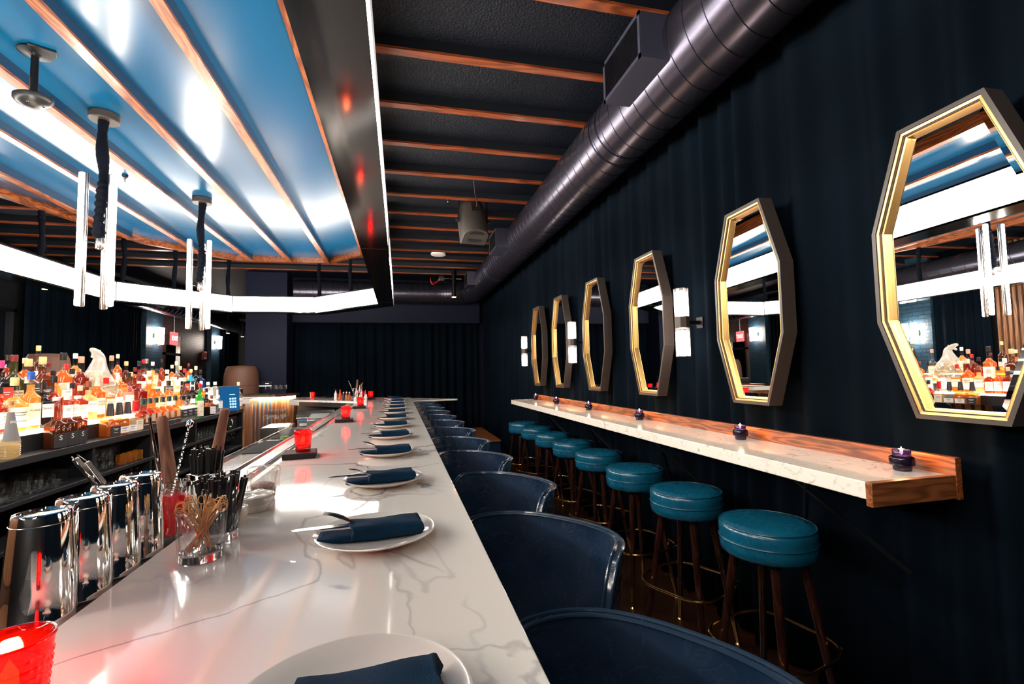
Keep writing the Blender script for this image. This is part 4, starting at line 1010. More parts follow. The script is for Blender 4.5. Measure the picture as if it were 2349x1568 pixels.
# ---------------------------------------------------------------- red votives
def votive(label, loc, s=1.0, power=0.5, nap=True, nlabel=''):
    t = thing('candle_votive', label, 'candle', loc, 0, None); t.scale = (s, s, s)
    n = 84; rows = 34; m = MB(); rings = []
    for j in range(rows + 1):
        q = j / rows; z = 0.086 * q; r0 = 0.0295 + 0.0075 * q ** 0.8
        amp = 0.0019 if 0.06 < q < 0.86 else 0
        rings.append([((r0 + amp * (math.sin(14 * a + q * 27) * math.sin(14 * a - q * 27))) * math.cos(a), (r0 + amp * (math.sin(14 * a + q * 27) * math.sin(14 * a - q * 27))) * math.sin(a), z) for a in [2 * PI * i / n for i in range(n)]])
    for r, z in ((0.0385, 0.088), (0.0375, 0.092), (0.0355, 0.091), (0.033, 0.08), (0.028, 0.012), (0.0, 0.010)):
        rings.append([(r * math.cos(a), r * math.sin(a), z) for a in [2 * PI * i / n for i in range(n)]])
    m.loft(rings, cap=False).build('red_glass', REDGLASS, t, angle=180)
    MB().lathe([(0.024, 0.012), (0.024, 0.032), (0, 0.032)], 18).build('wax', WAX, t)
    MB().lathe([(0, 0.034), (0.0085, 0.042), (0.0078, 0.054), (0, 0.070)], 10).build('candle_flame', FLAME, t)
    lamp('candle_glow', (0, 0, 0.07), power * 2.5, (1.0, 0.35, 0.12), t, 0.01)
    if nap:
        z = loc[2] - 0.0255
        o = MB()
        rnd = random.Random(int(loc[1] * 100))
        for k in range(8):
            d = rnd.uniform(-0.002, 0.002); e = rnd.uniform(-0.002, 0.002); o.box(-0.066 + d, 0.066 + d, -0.066 + e, 0.066 + e, k * 0.0031, k * 0.0031 + 0.0028)
        ob = o.build('napkin_stack', PAPERBLACK, None, (loc[0] - 0.012, loc[1], z), (0, 0, 0.1))
        tag(ob, nlabel, 'napkin stack')
    return t
votive('large red dimpled glass votive burning at the near left corner of the bar', (-0.404, 0.630, 1.0702), 0.95, 0.12, nap=False)
for i, (x, y, s) in enumerate([(-0.420, 2.28, 'nearest of those on napkin stacks'), (-0.405, 3.85, 'second of those on napkin stacks'), (-0.41, 5.30, 'third of those on napkin stacks'), (-0.41, 7.12, 'last one before the bar corner')]):
    votive('red dimpled glass votive burning on the marble bar, ' + s, (x, y, 1.0965), 1.0, 0.12, True, 'stack of black napkins under the votive that is the ' + s)
votive('red glass votive on the left end of the far bar wing', (-1.38, 8.22, 1.0702), 1.0, 0.12, False)
bn = tag(MB().box(-0.07, 0.07, -0.07, 0.07, 0, 0.02).build('napkin_stack', PAPERBLACK, None, (-1.16, 8.05, 1.0702), (0, 0, -0.6)), 'black napkin stack lying beside the red votive on the far wing', 'napkin stack')
# ---------------------------------------------------------------- near bar clutter
for i, (x, y) in enumerate([(-0.546, 0.905), (-0.545, 1.000), (-0.545, 1.095), (-0.545, 1.190)]):
    t = thing('shaker_tin', 'upturned steel shaker tin on the bar rail, %s' % ['nearest', 'second from the near end', 'third from the near end', 'farthest'][i], 'shaker tin', (x, y, 1.0542), 0.3 * i, 'upturned shaker tins')
    MB().lathe([(0.0455, 0.0), (0.0465, 0.003), (0.0462, 0.006), (0.0448, 0.0085), (0.0438, 0.06), (0.0372, 0.158), (0.0368, 0.160), (0.0360, 0.168), (0.0345, 0.1715), (0.030, 0.1725), (0.0285, 0.1700), (0, 0.1705)], 64, close=False).build('tin_body', CHROME, t, angle=50)
    MB().tube([(0.0376 * math.cos(a), 0.0376 * math.sin(a), 0.156) for a in [2 * PI * k_ / 48 for k_ in range(48)]], 0.0006, 4, True).build('rim_groove', STEEL, t)
def glass_cup(name, label, loc, r, h, mat=None, base=0.014, cat='glass', group=None, taper=0.9):
    t = thing(name, label, cat, loc, 0, group)
    MB().lathe([(0, 0), (r * taper * 0.97, 0), (r * taper, 0.003), (r, h), (r - 0.0012, h + 0.0012), (r - 0.0026, h), (r * taper - 0.003, base), (0, base - 0.002)], 48, close=False).build('glass_wall', mat or CLEAR, t, angle=50)
    MB().lathe([(0, 0.001), (r * taper * 0.93, 0.001), (r * taper * 0.94, base - 0.002), (0, base - 0.003)], 40, close=False).build('thick_base', CLEARH, t, angle=40)
    return t
# bamboo picks
pg = glass_cup('pick_glass', 'short tumbler full of knotted bamboo picks on the bar edge', (-0.388, 1.085, 1.0702), 0.0445, 0.098, base=0.018)
rnd = random.Random(11)
pk = None
for i in range(26):
    a = rnd.uniform(0, 2 * PI); b = a + PI + rnd.uniform(-0.7, 0.7); r0 = rnd.uniform(0.01, 0.03); r1 = rnd.uniform(0.022, 0.036)
    p0 = Vector((r0 * math.cos(b), r0 * math.sin(b), 0.0195)); top = Vector((r1 * math.cos(a), r1 * math.sin(a), 0.100 + rnd.uniform(-0.012, 0.006)))
    m = MB(); m.tube([p0, top], [0.0010, 0.0017], 5)
    d = (top - p0).normalized(); s_ = d.cross(Vector((math.cos(i * 1.9), math.sin(i * 1.9), 0.2))).normalized()
    L = 0.0085
    m.tube([top + d * L + L * (math.cos(q) * -d + math.sin(q) * s_) for q in [2 * PI * k_ / 14 for k_ in range(14)]], 0.0011, 5, True)
    m.lathe([(0, -0.002), (0.0026, 0), (0, 0.002)], 6, tuple(top))
    o = m.build('bamboo_pick', BAMBOO, None, (-0.388, 1.085, 1.0702)); tag(o, 'knotted bamboo cocktail pick standing in the short tumbler', 'cocktail pick', 'bamboo picks in the tumbler')
def straws(cx, cy, z, r, h, n, spread, label, group, seed, wall):
    rnd = random.Random(seed)
    for i in range(n):
        a = 2.399 * i + rnd.uniform(-0.2, 0.2); q = math.sqrt((i + 0.5) / n)
        p0 = (q * (r - 0.006) * math.cos(a), q * (r - 0.006) * math.sin(a), 0.0)
        k = spread * q; p1 = ((q * (r - 0.005) + k) * math.cos(a + 0.2), (q * (r - 0.005) + k) * math.sin(a + 0.2), h + rnd.uniform(-0.012, 0.010))
        o = MB().tube([p0, p1], 0.0029, 6).build('drinking_straw', BLACKPLAS, None, (cx, cy, z)); tag(o, label, 'straw', group)
glass_cup('straw_glass', 'clear highball glass full of black straws behind the pick tumbler', (-0.392, 1.205, 1.0702), 0.040, 0.115, base=0.02)
straws(-0.392, 1.205, 1.0905, 0.036, 0.116, 60, 0.021, 'short black straw in the highball glass behind the pick tumbler', 'black straws in the front glass', 2, 0)
rc = thing('straw_cup', 'polished steel cup of upright black straws at the back of the rail', 'cup', (-0.545, 1.555, 1.049))
MB().lathe([(0.034, 0), (0.036, 0.002), (0.041, 0.105), (0.043, 0.108), (0.041, 0.109), (0.039, 0.105), (0.034, 0.01), (0, 0.009)], 40, close=False).build('cup_wall', CHROME, rc)
straws(-0.545, 1.555, 1.060, 0.036, 0.160, 50, 0.012, 'long black straw in the polished steel cup', 'black straws in the steel cup', 5, 0)
# muddlers, tongs, spoons
mg = glass_cup('tool_glass', 'clear straight glass holding a wooden muddler and tweezers behind the cut mixing glass', (-0.585, 1.435, 1.049), 0.036, 0.11, CLEAR, base=0.012)
def muddler(label, p0, p1):
    p0 = Vector(p0); p1 = Vector(p1); d = (p1 - p0); L = d.length
    m = MB().lathe([(0.012, 0), (0.018, 0.004), (0.0195, 0.03), (0.0175, 0.10), (0.0125, L - 0.02), (0.0135, L - 0.008), (0.010, L), (0, L)], 24, close=False)
    o = m.build('muddler', MUDDLE, None, p0, d.to_track_quat('Z', 'Y').to_euler()); return tag(o, label, 'muddler')
muddler('tall brown wooden muddler leaning left in the clear tool glass', (-0.572, 1.43, 1.064), (-0.615, 1.44, 1.33))
muddler('brown wooden muddler leaning right behind the cup of black straws', (-0.575, 1.65, 1.052), (-0.515, 1.60, 1.335))
def spring_tongs(label, p0, p1, w=0.008):
    p0 = Vector(p0); p1 = Vector(p1); d = p1 - p0; q = d.to_track_quat('Z', 'Y').to_euler(); L = d.length
    t = thing('bar_tweezers', label, 'tweezers', p0); t.rotation_euler = q
    for s in (-1, 1):
        MB().tube([(s * 0.016, 0, 0), (s * 0.010, 0, L * 0.6), (s * 0.002, 0, L)], [0.0022, 0.0026, 0.003], 6).build('tweezer_arm', CHROME, t)
    return t
spring_tongs('slim steel tweezers leaning beside the tall muddler', (-0.590, 1.425, 1.062), (-0.625, 1.40, 1.33))
def twist_spoon(label, p0, p1):
    p0 = Vector(p0); p1 = Vector(p1); d = p1 - p0; q = d.to_track_quat('Z', 'Y').to_euler(); L = d.length
    t = thing('bar_spoon', label, 'bar spoon', p0); t.rotation_euler = q
    m = MB(); N = 90; rings = []
    for i in range(N):
        z = L * i / (N - 1); a = i * 0.55
        rings.append([((0.0030 if k_ % 2 else 0.0018) * math.cos(a + PI / 2 * k_), (0.0030 if k_ % 2 else 0.0018) * math.sin(a + PI / 2 * k_), z) for k_ in range(4)])
    m.loft(rings).build('twisted_handle', CHROME, t)
    MB().lathe([(0, L - 0.004), (0.008, L + 0.004), (0.009, L + 0.014), (0, L + 0.022)], 12, sy=0.6).build('spoon_end', CHROME, t)
    return t
# cut mixing glass
cg = thing('mixing_glass', 'cut crystal mixing glass between the farthest shaker tin and the pick tumbler', 'mixing glass', (-0.520, 1.290, 1.049))
n = 48; rings = []
for j in range(25):
    q = j / 24; z = 0.004 + 0.125 * q; k = 0.0022 if 0.1 < q < 0.72 else 0
    rings.append([((0.044 + k * (abs(((i / 4.0 + q * 6) % 2) - 1) + abs(((i / 4.0 - q * 6) % 2) - 1) - 1)) * math.cos(2 * PI * i / n), (0.044 + k * (abs(((i / 4.0 + q * 6) % 2) - 1) + abs(((i / 4.0 - q * 6) % 2) - 1) - 1)) * math.sin(2 * PI * i / n), z) for i in range(n)])
for r, z in ((0.0425, 0.130), (0.041, 0.128), (0.0395, 0.02), (0, 0.018)): rings.append([(r * math.cos(2 * PI * i / n), r * math.sin(2 * PI * i / n), z) for i in range(n)])
MB().loft(rings, cap=False).build('cut_glass_wall', CLEARH, cg, angle=20)
REDDRINK = thin('red_liquid', (0.9, 0.03, 0.02), 0.7, 0.1)
MB().lathe([(0, 0.022), (0.034, 0.022), (0.036, 0.06), (0.030, 0.10), (0.022, 0.106), (0, 0.100)], 14, sq=3).build('red_tool_handle', REDDRINK, cg, flat=True)
twist_spoon('twisted steel bar spoon leaning out of the diamond cut mixing glass', (-0.535, 1.27, 1.075), (-0.520, 1.36, 1.305))
# tongs behind the tins
tk = thing('ice_tongs', 'flat steel bar tongs leaning behind the third and fourth shaker tins', 'tongs', (-0.60, 1.33, 1.05))
tk.rotation_euler = (math.radians(6), math.radians(-33), 0)
MB().obox((0, 0, 0.12), (0.0035, 0, 0), (0, 0.009, 0), (0, 0, 0.12)).build('flat_arm', CHROME, tk, bevel=0.002)
MB().obox((0.010, 0, 0.11), (0.0025, 0, 0), (0, 0.009, 0), (0.004, 0, 0.11)).build('flat_arm', STEEL, tk, bevel=0.002)
MB().tube([(0.006, 0.014, 0.19), (0.006, 0.016, 0.225), (0.004, 0.010, 0.245), (0.0, 0.0, 0.215), (0.004, -0.010, 0.245), (0.006, -0.016, 0.225), (0.006, -0.014, 0.19), (0.006, 0, 0.175)], 0.0016, 6, True).build('wire_clip', CHROME, tk)
# wrapped bowls
def wrapped_bowl(label, loc, r, h):
    t = thing('garnish_bowl', label, 'bowl', loc)
    MB().lathe([(r * 0.68, 0), (r * 0.72, 0.003), (r * 0.93, h * 0.45), (r, h * 0.6), (r, h), (r - 0.003, h + 0.001), (r - 0.005, h), (r * 0.9 - 0.003, h * 0.45), (0, 0.01)], 48, close=False).build('china_bowl', CHINA, t)
    rn = random.Random(int(r * 1e4)); vs = [(0, 0, h + 0.002)]; fs = []; n = 40
    for rr in (0.3, 0.6, 0.9, 1.01):
        for i in range(n): vs.append((r * rr * math.cos(2 * PI * i / n), r * rr * math.sin(2 * PI * i / n), h + 0.002 + rn.uniform(-0.0015, 0.0015)))
    for i in range(n): vs.append((r * 1.012 * math.cos(2 * PI * i / n), r * 1.012 * math.sin(2 * PI * i / n), h * 0.55 + rn.uniform(-0.004, 0.002)))
    for i in range(n): fs.append((0, 1 + i, 1 + (i + 1) % n))
    for q in range(4):
        for i in range(n): fs.append((1 + q * n + i, 1 + q * n + (i + 1) % n, 1 + (q + 1) * n + (i + 1) % n, 1 + (q + 1) * n + i))
    MB().add(vs, fs).build('cling_wrap', WRAP, t, angle=180); return t
wrapped_bowl('smaller cling wrapped white bowl beside the straw glass', (-0.412, 1.325, 1.0702), 0.040, 0.036)
wrapped_bowl('larger cling wrapped white bowl between the small bowl and the berry jar', (-0.388, 1.425, 1.0702), 0.053, 0.042)
jr = thing('wrapped_jar', 'glass jar of red berries under crumpled wrap, behind the white bowls', 'jar', (-0.395, 1.555, 1.0702))
MB().lathe([(0, 0), (0.034, 0), (0.036, 0.004), (0.037, 0.055), (0.041, 0.062), (0.041, 0.08), (0.038, 0.081), (0.034, 0.055), (0.033, 0.006), (0, 0.005)], 36, close=False).build('jar_wall', CLEAR, jr)
MB().lathe([(0, 0.007), (0.032, 0.007), (0.032, 0.040), (0.02, 0.046), (0, 0.044)], 24).build('red_berries', BERRY, jr)
rnd = random.Random(8); rr_ = []
for z, s in ((0.03, 1.08), (0.05, 1.10), (0.07, 1.14), (0.086, 1.12), (0.094, 0.9), (0.096, 0.1)):
    rr_.append([((0.038 * s + rnd.uniform(-0.002, 0.003)) * math.cos(2 * PI * i / 30), (0.038 * s + rnd.uniform(-0.002, 0.003)) * math.sin(2 * PI * i / 30), z + rnd.uniform(-0.003, 0.003)) for i in range(30)])
MB().loft(rr_, cap=False).build('crumpled_wrap', WRAP, jr)
# far station items at the corner
for i, (x, y, h, col, cap, lab) in enumerate([(-0.915, 7.35, 0.155, 'w', BLACKPLAS, 'white squeeze bottle at the far end of the bar corner group'), (-0.845, 7.27, 0.150, 'o', REDPLAS, 'orange bitters bottle right of the white squeeze bottle'), (-0.79, 7.20, 0.115, 'd', WHITEP, 'small dark dropper bottle at the bar corner'), (-0.742, 7.13, 0.12, 'a', WHITEP, 'small amber dropper bottle left of the steel tin at the corner'), (-0.695, 7.06, 0.12, 'a2', WHITEP, 'second amber dropper bottle touching the steel tin at the corner'), (-0.475, 7.0, 0.14, 'p', REDPLAS, 'pink bottle right of the steel tins at the bar corner')]):
    mm = {'w': WHITEP, 'o': thin('orange_liquid', (1.0, 0.25, 0.03), 0.7), 'd': BLACKPLAS, 'a': thin('amber_drop', (0.75, 0.35, 0.10), 0.5), 'p': thin('pink_liquid', (0.95, 0.25, 0.2), 0.6)}[col[0]]
    t = thing('dropper_bottle', lab, 'bottle', (x, y, 1.0702))
    MB().lathe([(0.018, 0), (0.022, 0.004), (0.022, h * 0.55), (0.009, h * 0.72), (0.009, h * 0.85)], 18).build('bottle_body', mm, t)
    MB().lathe([(0.010, h * 0.84), (0.010, h * 0.93), (0.004, h)], 14).build('bottle_cap', cap, t)
for i, (x, y, h, r) in enumerate([(-0.60, 6.98, 0.17, 0.042), (-0.535, 7.04, 0.165, 0.030), (-0.530, 6.80, 0.11, 0.032), (-0.455, 6.68, 0.09, 0.03)]):
    t = thing('steel_tin', 'polished steel bar tin at the far bar corner, ' + ['tallest, holding tools', 'partly hidden to the right', 'shorter, in front of the tall one', 'smallest and closest'][i], 'tin', (x, y, 1.0702))
    MB().lathe([(r * 0.8, 0), (r * 0.82, 0.002), (r, h), (r * 0.97, h + 0.001), (r * 0.95, h), (r * 0.78, 0.01), (0, 0.009)], 28, close=False).build('tin_wall', CHROME, t)
muddler('brown wooden muddler in the tall steel tin at the far bar corner', (-0.595, 6.99, 1.085), (-0.580, 6.98, 1.36))
twist_spoon('bar spoon slanting left out of the tall steel tin at the far corner', (-0.60, 6.97, 1.085), (-0.69, 6.96, 1.33))
for i in range(3):
    tag(MB().tube([(0, 0, 0), (0.012 * (i - 1), 0.01, 0.2 + 0.02 * i)], 0.003, 6).build('bar_tool', CHROME, None, (-0.545 + 0.01 * i, 7.04, 1.082)), 'thin steel tool handle in the right hand tin at the far corner', 'bar tool', 'tool handles in the far tin')
# white side counter beyond the chairs
wt = thing('side_counter', 'pale pointed counter top sticking out past the farthest bar chairs', 'counter', (0, 0, 0))
MB().prism([(0.19, 7.48), (0.90, 7.66), (0.92, 7.70), (0.30, 8.35), (0.19, 8.30)], 0.985, 1.01).build('counter_top', CHINA, wt, bevel=0.003)
MB().lathe([(0.035, 0.02), (0.035, 0.985)], 16, (0.42, 7.85, 0)).lathe([(0.2, 0), (0.2, 0.012), (0.04, 0.03)], 24, (0.42, 7.85, 0)).build('pedestal', BLACKMETAL, wt)
# host stand
hs = thing('host_stand', 'curved wood slat host stand with glowing light under its brown top', 'host stand', (0, 0, 0))
HP = [(-3.0, 8.60), (-2.02, 8.60), (-1.77, 8.95), (-1.77, 9.28), (-3.0, 9.28)]
HPB = [(-2.98, 8.66), (-2.06, 8.66), (-1.83, 8.98), (-1.83, 9.26), (-2.98, 9.26)]
MB().prism(HP, 1.085, 1.12).build('wood_top', WALNUT, hs, bevel=0.003)
MB().prism(HPB, 0.0, 1.05).build('stand_body', TEALSTRIP, hs)
sl_ = MB()
def slats(p, q, pitch, r, m=sl_):
    p = Vector((*p, 0)); q = Vector((*q, 0)); L = (q - p).length; d = (q - p) / L; s = pitch / 2
    while s < L: c = p + d * s; m.lathe([(r, 0.02), (r, 1.05)], 10, (c.x, c.y, 0)); s += pitch
slats((-2.98, 8.655), (-2.06, 8.655), 0.062, 0.017)
slats((-2.05, 8.66), (-1.825, 8.98), 0.028, 0.014)
slats((-1.825, 8.98), (-1.825, 9.26), 0.028, 0.014)
sl_.build('front_slat', SLATWOOD, hs)['kind'] = 'stuff'
m = MB(); m.box(-2.96, -2.03, 8.61, 8.635, 1.062, 1.083); m.obox((-1.915, 8.79, 1.072), (0.125, 0.175, 0), (0.012, -0.009, 0), (0, 0, 0.010)).build('led_strip', STRIPL, hs)
for i, x in enumerate([-2.13, -2.07, -2.01, -1.95, -1.89]):
    pass
g1 = single(stem_proto(0.8), 'wine_glass', CLEAR, 'clear stem glass standing on the host stand', 'wine glass', (-2.22, 8.80, 1.1205), group='glasses on the host stand')
clones(g1, [(-2.13, 8.79, 1.1205), (-2.05, 8.8, 1.1205), (-2.17, 8.88, 1.1205), (-2.08, 8.89, 1.1205), (-1.99, 8.89, 1.1205), (-2.12, 8.97, 1.1205), (-2.03, 8.98, 1.1205), (-1.94, 8.98, 1.1205)])
tr = thing('menu_folder', 'dark flat menu tray on the host stand in front of the glasses', 'tray', (-2.30, 8.70, 1.1205))
MB().box(-0.18, 0.18, -0.06, 0.06, 0, 0.022).build('tray_base', BLACKPLAS, tr, bevel=0.004)
cn = thing('card_reader', 'small dark card terminal with pale top edge at the left of the host stand', 'card terminal', (-2.66, 8.75, 1.1205))
MB().obox((0, 0, 0.05), (0.09, 0, 0), (0, 0.05, 0.02), (0, -0.005, 0.045)).build('terminal_body', BLACKPLAS, cn, bevel=0.004)
MB().box(-0.085, 0.085, 0.0, 0.01, 0.112, 0.118).build('pale_edge', WHITEP, cn)
wp = thing('control_panel', 'black slim panel with white lines on the navy column', 'control panel', (-2.53, 9.918, 1.28))
MB().box(-0.15, 0.15, -0.03, 0, -0.05, 0.05).build('panel_body', BLACKPLAS, wp, bevel=0.003)
MB().box(-0.14, 0.13, -0.032, -0.03, -0.035, -0.022).box(0.03, 0.09, -0.032, -0.03, 0.01, 0.022).build('white_line', emit('panel_line', (0.9, 0.9, 0.9), 0.9), wp)
# left wing marble stub
lw = thing('marble_wing', 'short marble counter end at the far end of the back bar', 'counter', (0, 0, 0))
MB().box(-3.0, -2.17, 7.75, 8.2, 1.03, 1.10).build('marble_top', MARBLE, lw, bevel=0.003)
MB().box(-2.95, -2.25, 7.8, 8.15, 0, 1.03).build('wing_body', SLATWOOD, lw)
# made-up rounded seat backs standing in for unidentified brown blurs behind the bottles
def blur_standin(label, x, y, r, z1):
    t = thing('brown_blur_shape', label, 'blur_standin', (x, y, 0))
    m = MB(); rings = []; n = 36
    for s, rr in ((0, r), (1, r - 0.09)):
        pass
    outer = []; inner = []
    for z, k in ((0.0, 0.92), (0.5, 0.98), (z1 - 0.35, 1.0), (z1 - 0.15, 0.97), (z1 - 0.05, 0.88), (z1, 0.78)):
        outer.append([(r * k * math.cos(2 * PI * i / n), r * k * math.sin(2 * PI * i / n), z) for i in range(n)])
    outer.append([(0.02 * math.cos(2 * PI * i / n), 0.02 * math.sin(2 * PI * i / n), z1 + 0.01) for i in range(n)])
    m.loft(outer).build('rounded_shell', BROWNL, t, angle=180)
    MB().tube([(r * math.cos(a), r * math.sin(a), z1 - 0.35) for a in [2 * PI * i / 36 for i in range(36)]], 0.008, 6, True).build('shell_band', BROWNL, t)
    return t
blur_standin('brown rounded shape standing in for a blur behind the left bottles', -3.75, 6.2, 0.2, 1.72)
blur_standin('brown rounded shape standing in for a blur, right of bottles by the navy column', -2.83, 9.60, 0.29, 1.63)
# ---------------------------------------------------------------- back bar
BX = -1.92
bb = thing('back_bar', 'black tiered back bar cabinet with glowing bottle steps and open glass shelves', 'back bar', (0, 0, 0))
Y0, Y1 = 1.6, 6.62
MB().box(-2.52, BX, Y0, Y1, 0.992, 1.034).build('lower_counter', BLACKPAINT, bb, bevel=0.003)
TX = [-2.03, -2.235, -2.37, -2.50]; TZ = [1.144, 1.25, 1.345]
for i in range(3):
    x1 = TX[i]; x0 = TX[i + 1] if i < 2 else -2.38
    MB().box(-2.52, x1 - 0.001, Y0, Y1 - 0.25, 1.034 if i == 0 else TZ[i - 1], TZ[i] - 0.014).build('riser', BLACKPAINT, bb)
    MB().box(x0 if i < 2 else -2.50, x1, Y0, Y1 - 0.25, TZ[i] - 0.014, TZ[i]).build('lit_step', SHELFL, bb)
cab = MB(); cab.box(-2.40, -2.385, Y0, Y1, 0.0, 0.992)
for y in (Y0, 2.45, 3.62, 4.35, 5.2, 5.95, Y1 - 0.03): cab.box(-2.385, BX - 0.01, y, y + 0.03, 0, 0.992)
cab.build('cabinet_frame', BLACKPAINT, bb)
for z in (0.81, 0.585, 0.34, 0.08): MB().box(-2.385, BX - 0.004, Y0, Y1, z - 0.025, z).build('shelf', BLACKPAINT, bb, bevel=0.002)
# tumblers on the shelves
o = single(tumbler_mb(0.042, 0.088), 'rocks_glass', CLEAR, 'clear rocks glass on the open back bar shelf at the near left', 'tumbler', (-1.985, 2.62, 0.811), group='rocks glasses on the near shelf')
clones(o, [(x, 2.62 + 0.098 * k + d, 0.811) for x, d in ((-1.985, 0), (-2.08, 0.03)) for k in range(9) if (k, d) != (0, 0)])
o = single(tumbler_mb(0.036, 0.085), 'stacked_tumbler', CLEAR, 'greenish tumbler stacked in the second shelf bay of the back bar', 'tumbler', (-1.985, 3.72, 0.811), group='stacked tumblers in the second bay')
clones(o, [(-1.985, 3.72 + 0.08 * k, 0.811 + 0.072 * j) for k in range(4) for j in range(2) if k + j])
o = single(tumbler_mb(0.034, 0.07), 'amber_tumbler', thin('gold_glass', (0.9, 0.55, 0.12), 0.3), 'small gold tinted tumbler beside the stacked clear tumblers', 'tumbler', (-1.985, 4.06, 0.811), group='gold tumblers in the second bay')
clones(o, [(-1.985, 4.135, 0.811), (-1.985, 4.21, 0.811), (-1.985, 4.285, 0.811)])
o = single(tumbler_mb(0.034, 0.085), 'etched_tumbler', CLEAR, 'small clear tumbler in the third shelf bay of the back bar', 'tumbler', (-1.98, 4.44, 0.811), group='small tumblers in the third bay')
clones(o, [(-1.98, 4.44 + 0.073 * k, 0.811 + 0.07 * j) for k in range(6) for j in range(1) if k + j] + [(-2.06, 4.47 + 0.073 * k, 0.811) for k in range(6)])
o = single(tumbler_mb(0.034, 0.11), 'highball_glass', CLEAR, 'clear highball glass in the fourth shelf bay under the bottles', 'tumbler', (-1.98, 5.30, 0.811), group='highball glasses in the fourth bay')
clones(o, [(-1.98, 5.30 + 0.073 * k, 0.811) for k in range(1, 8)])
o = single(stem_proto(0.85), 'stem_glass', CLEAR, 'clear stem glass on the lower shelf of the back bar', 'wine glass', (-1.985, 3.70, 0.586), group='stem glasses on the lower shelf')
clones(o, [(-1.985, 3.70 + 0.082 * k, 0.586) for k in range(1, 8)] + [(-1.985, 4.43 + 0.082 * k, 0.586) for k in range(9)] + [(-1.985, 5.28 + 0.085 * k, 0.586) for k in range(8)] + [(-1.985, 6.03 + 0.085 * k, 0.586) for k in range(6)])
tm = thing('till_box', 'black device with a white arrow mark and green light under the tablet', 'till device', (-2.02, 6.28, 0.811))
MB().box(-0.1, 0.075, -0.13, 0.16, 0, 0.15).build('device_body', BLACKPLAS, tm, bevel=0.006)
MB().add([(0.077, -0.06, 0.115), (0.077, -0.02, 0.125), (0.077, 0.035, 0.09), (0.077, 0.0, 0.05), (0.077, -0.005, 0.085), (0.077, -0.03, 0.105)], [(0, 1, 2, 5), (2, 3, 4, 5)]).build('arrow_mark', WHITEP, tm)
MB().lathe([(0, 0), (0.004, 0.001), (0.004, 0.003)], 8).build('green_light', emit('green_dot', (0.1, 1, 0.15), 4), tm, loc=(0.077, -0.055, 0.04), rot=(0, PI / 2, 0))
tb = thing('till_tablet', 'tilted till tablet with a blue number screen at the end of the back bar', 'tablet', (-1.90, 6.02, 1.185))
tb.rotation_euler = (0, 0, math.radians(-62))
# local: screen faces +X
tl_ = MB().obox((0, 0, 0.0), (0.006, 0, 0.001), (0, 0.105, 0), (-0.025, 0, 0.145)).build('tablet_body', BLACKPLAS, tb, bevel=0.004)
MB().obox((0.0075, 0, 0.0), (0.0012, 0, 0), (0, 0.097, 0), (-0.0235, 0, 0.136)).build('screen', SCREEN, tb)
ks = MB()
for r in range(4):
    for c in range(3): ks.obox((0.0093 + 0.1724 * (0.02 + 0.05 * r) - 0.0 , 0.01 + 0.024 * c, -0.02 - 0.05 * r * 0.62 + 0.02), (0.0004, 0, 0), (0, 0.009, 0), (-0.0018, 0, 0.0105))
kh = MB().obox((0.0093 - 0.1724 * 0.045, 0.03, 0.047), (0.0004, 0, 0), (0, 0.028, 0), (-0.0008, 0, 0.005))
ks.build('key_pad', SCREENW, tb)['kind'] = 'stuff'
kh.build('screen_heading', SCREENW, tb)
MB().obox((-0.03, 0, -0.10), (0.03, 0, -0.01), (0, 0.05, 0), (0, 0, 0.02)).build('tablet_stand', BLACKPLAS, tb, bevel=0.004)

# ---------------------------------------------------------------- bottles
L_ = {}
def liq(k):
    if k in L_: return L_[k]
    c = {'amber': (0.86, 0.36, 0.07), 'gold': (0.95, 0.60, 0.20), 'red': (0.55, 0.12, 0.035), 'deep': (0.35, 0.05, 0.02), 'brown': (0.30, 0.10, 0.03), 'clear': (0.95, 0.95, 0.93),
         'pale': (1.0, 0.82, 0.50), 'green': (0.05, 0.60, 0.12), 'olive': (0.16, 0.16, 0.05), 'dark': (0.035, 0.02, 0.015), 'blue': (0.10, 0.62, 0.85), 'navy': (0.03, 0.06, 0.22),
         'orange': (0.92, 0.33, 0.05), 'pink': (1.0, 0.55, 0.45), 'cream': (0.95, 0.80, 0.66)}[k]
    body = {'x'  : 0, 'dark': 0.8, 'clear': 0.10, 'olive': 0.4, 'deep': 0.45, 'cream': 0.85, 'navy': 0.7}.get(k, 0.30)
    L_[k] = thin('liquor_' + k, c, body, 0.03); return L_[k]
CAPM = {}
def capm(k):
    if k not in CAPM:
        c = {'black': (0.015, 0.015, 0.017), 'green': (0.015, 0.05, 0.045), 'red': (0.75, 0.015, 0.02), 'cream': (0.80, 0.62, 0.44), 'gold': (0.72, 0.48, 0.22), 'white': (0.8, 0.78, 0.75),
             'cork': (0.45, 0.25, 0.13), 'wine': (0.16, 0.02, 0.02), 'blue': (0.02, 0.08, 0.4), 'pink': (0.85, 0.03, 0.14), 'steel': (0.6, 0.6, 0.6), 'teal': (0.05, 0.45, 0.30), 'brown': (0.25, 0.08, 0.04), 'rose': (0.75, 0.30, 0.22)}[k]
        CAPM[k] = pbr('cap_' + k, c, 0.3, metal=1.0 if k in ('steel',) else 0.0)
    return CAPM[k]
LABM = {}
def labm(k):
    if k not in LABM:
        c = {'cream': (0.82, 0.72, 0.58), 'white': (0.85, 0.82, 0.79), 'black': (0.02, 0.02, 0.022), 'tan': (0.55, 0.42, 0.26), 'grey': (0.17, 0.16, 0.16), 'red': (0.72, 0.03, 0.02), 'blue': (0.02, 0.06, 0.30), 'orange': (0.75, 0.20, 0.05)}[k]
        LABM[k] = pbr('label_' + k, c, 0.6)
    return LABM[k]
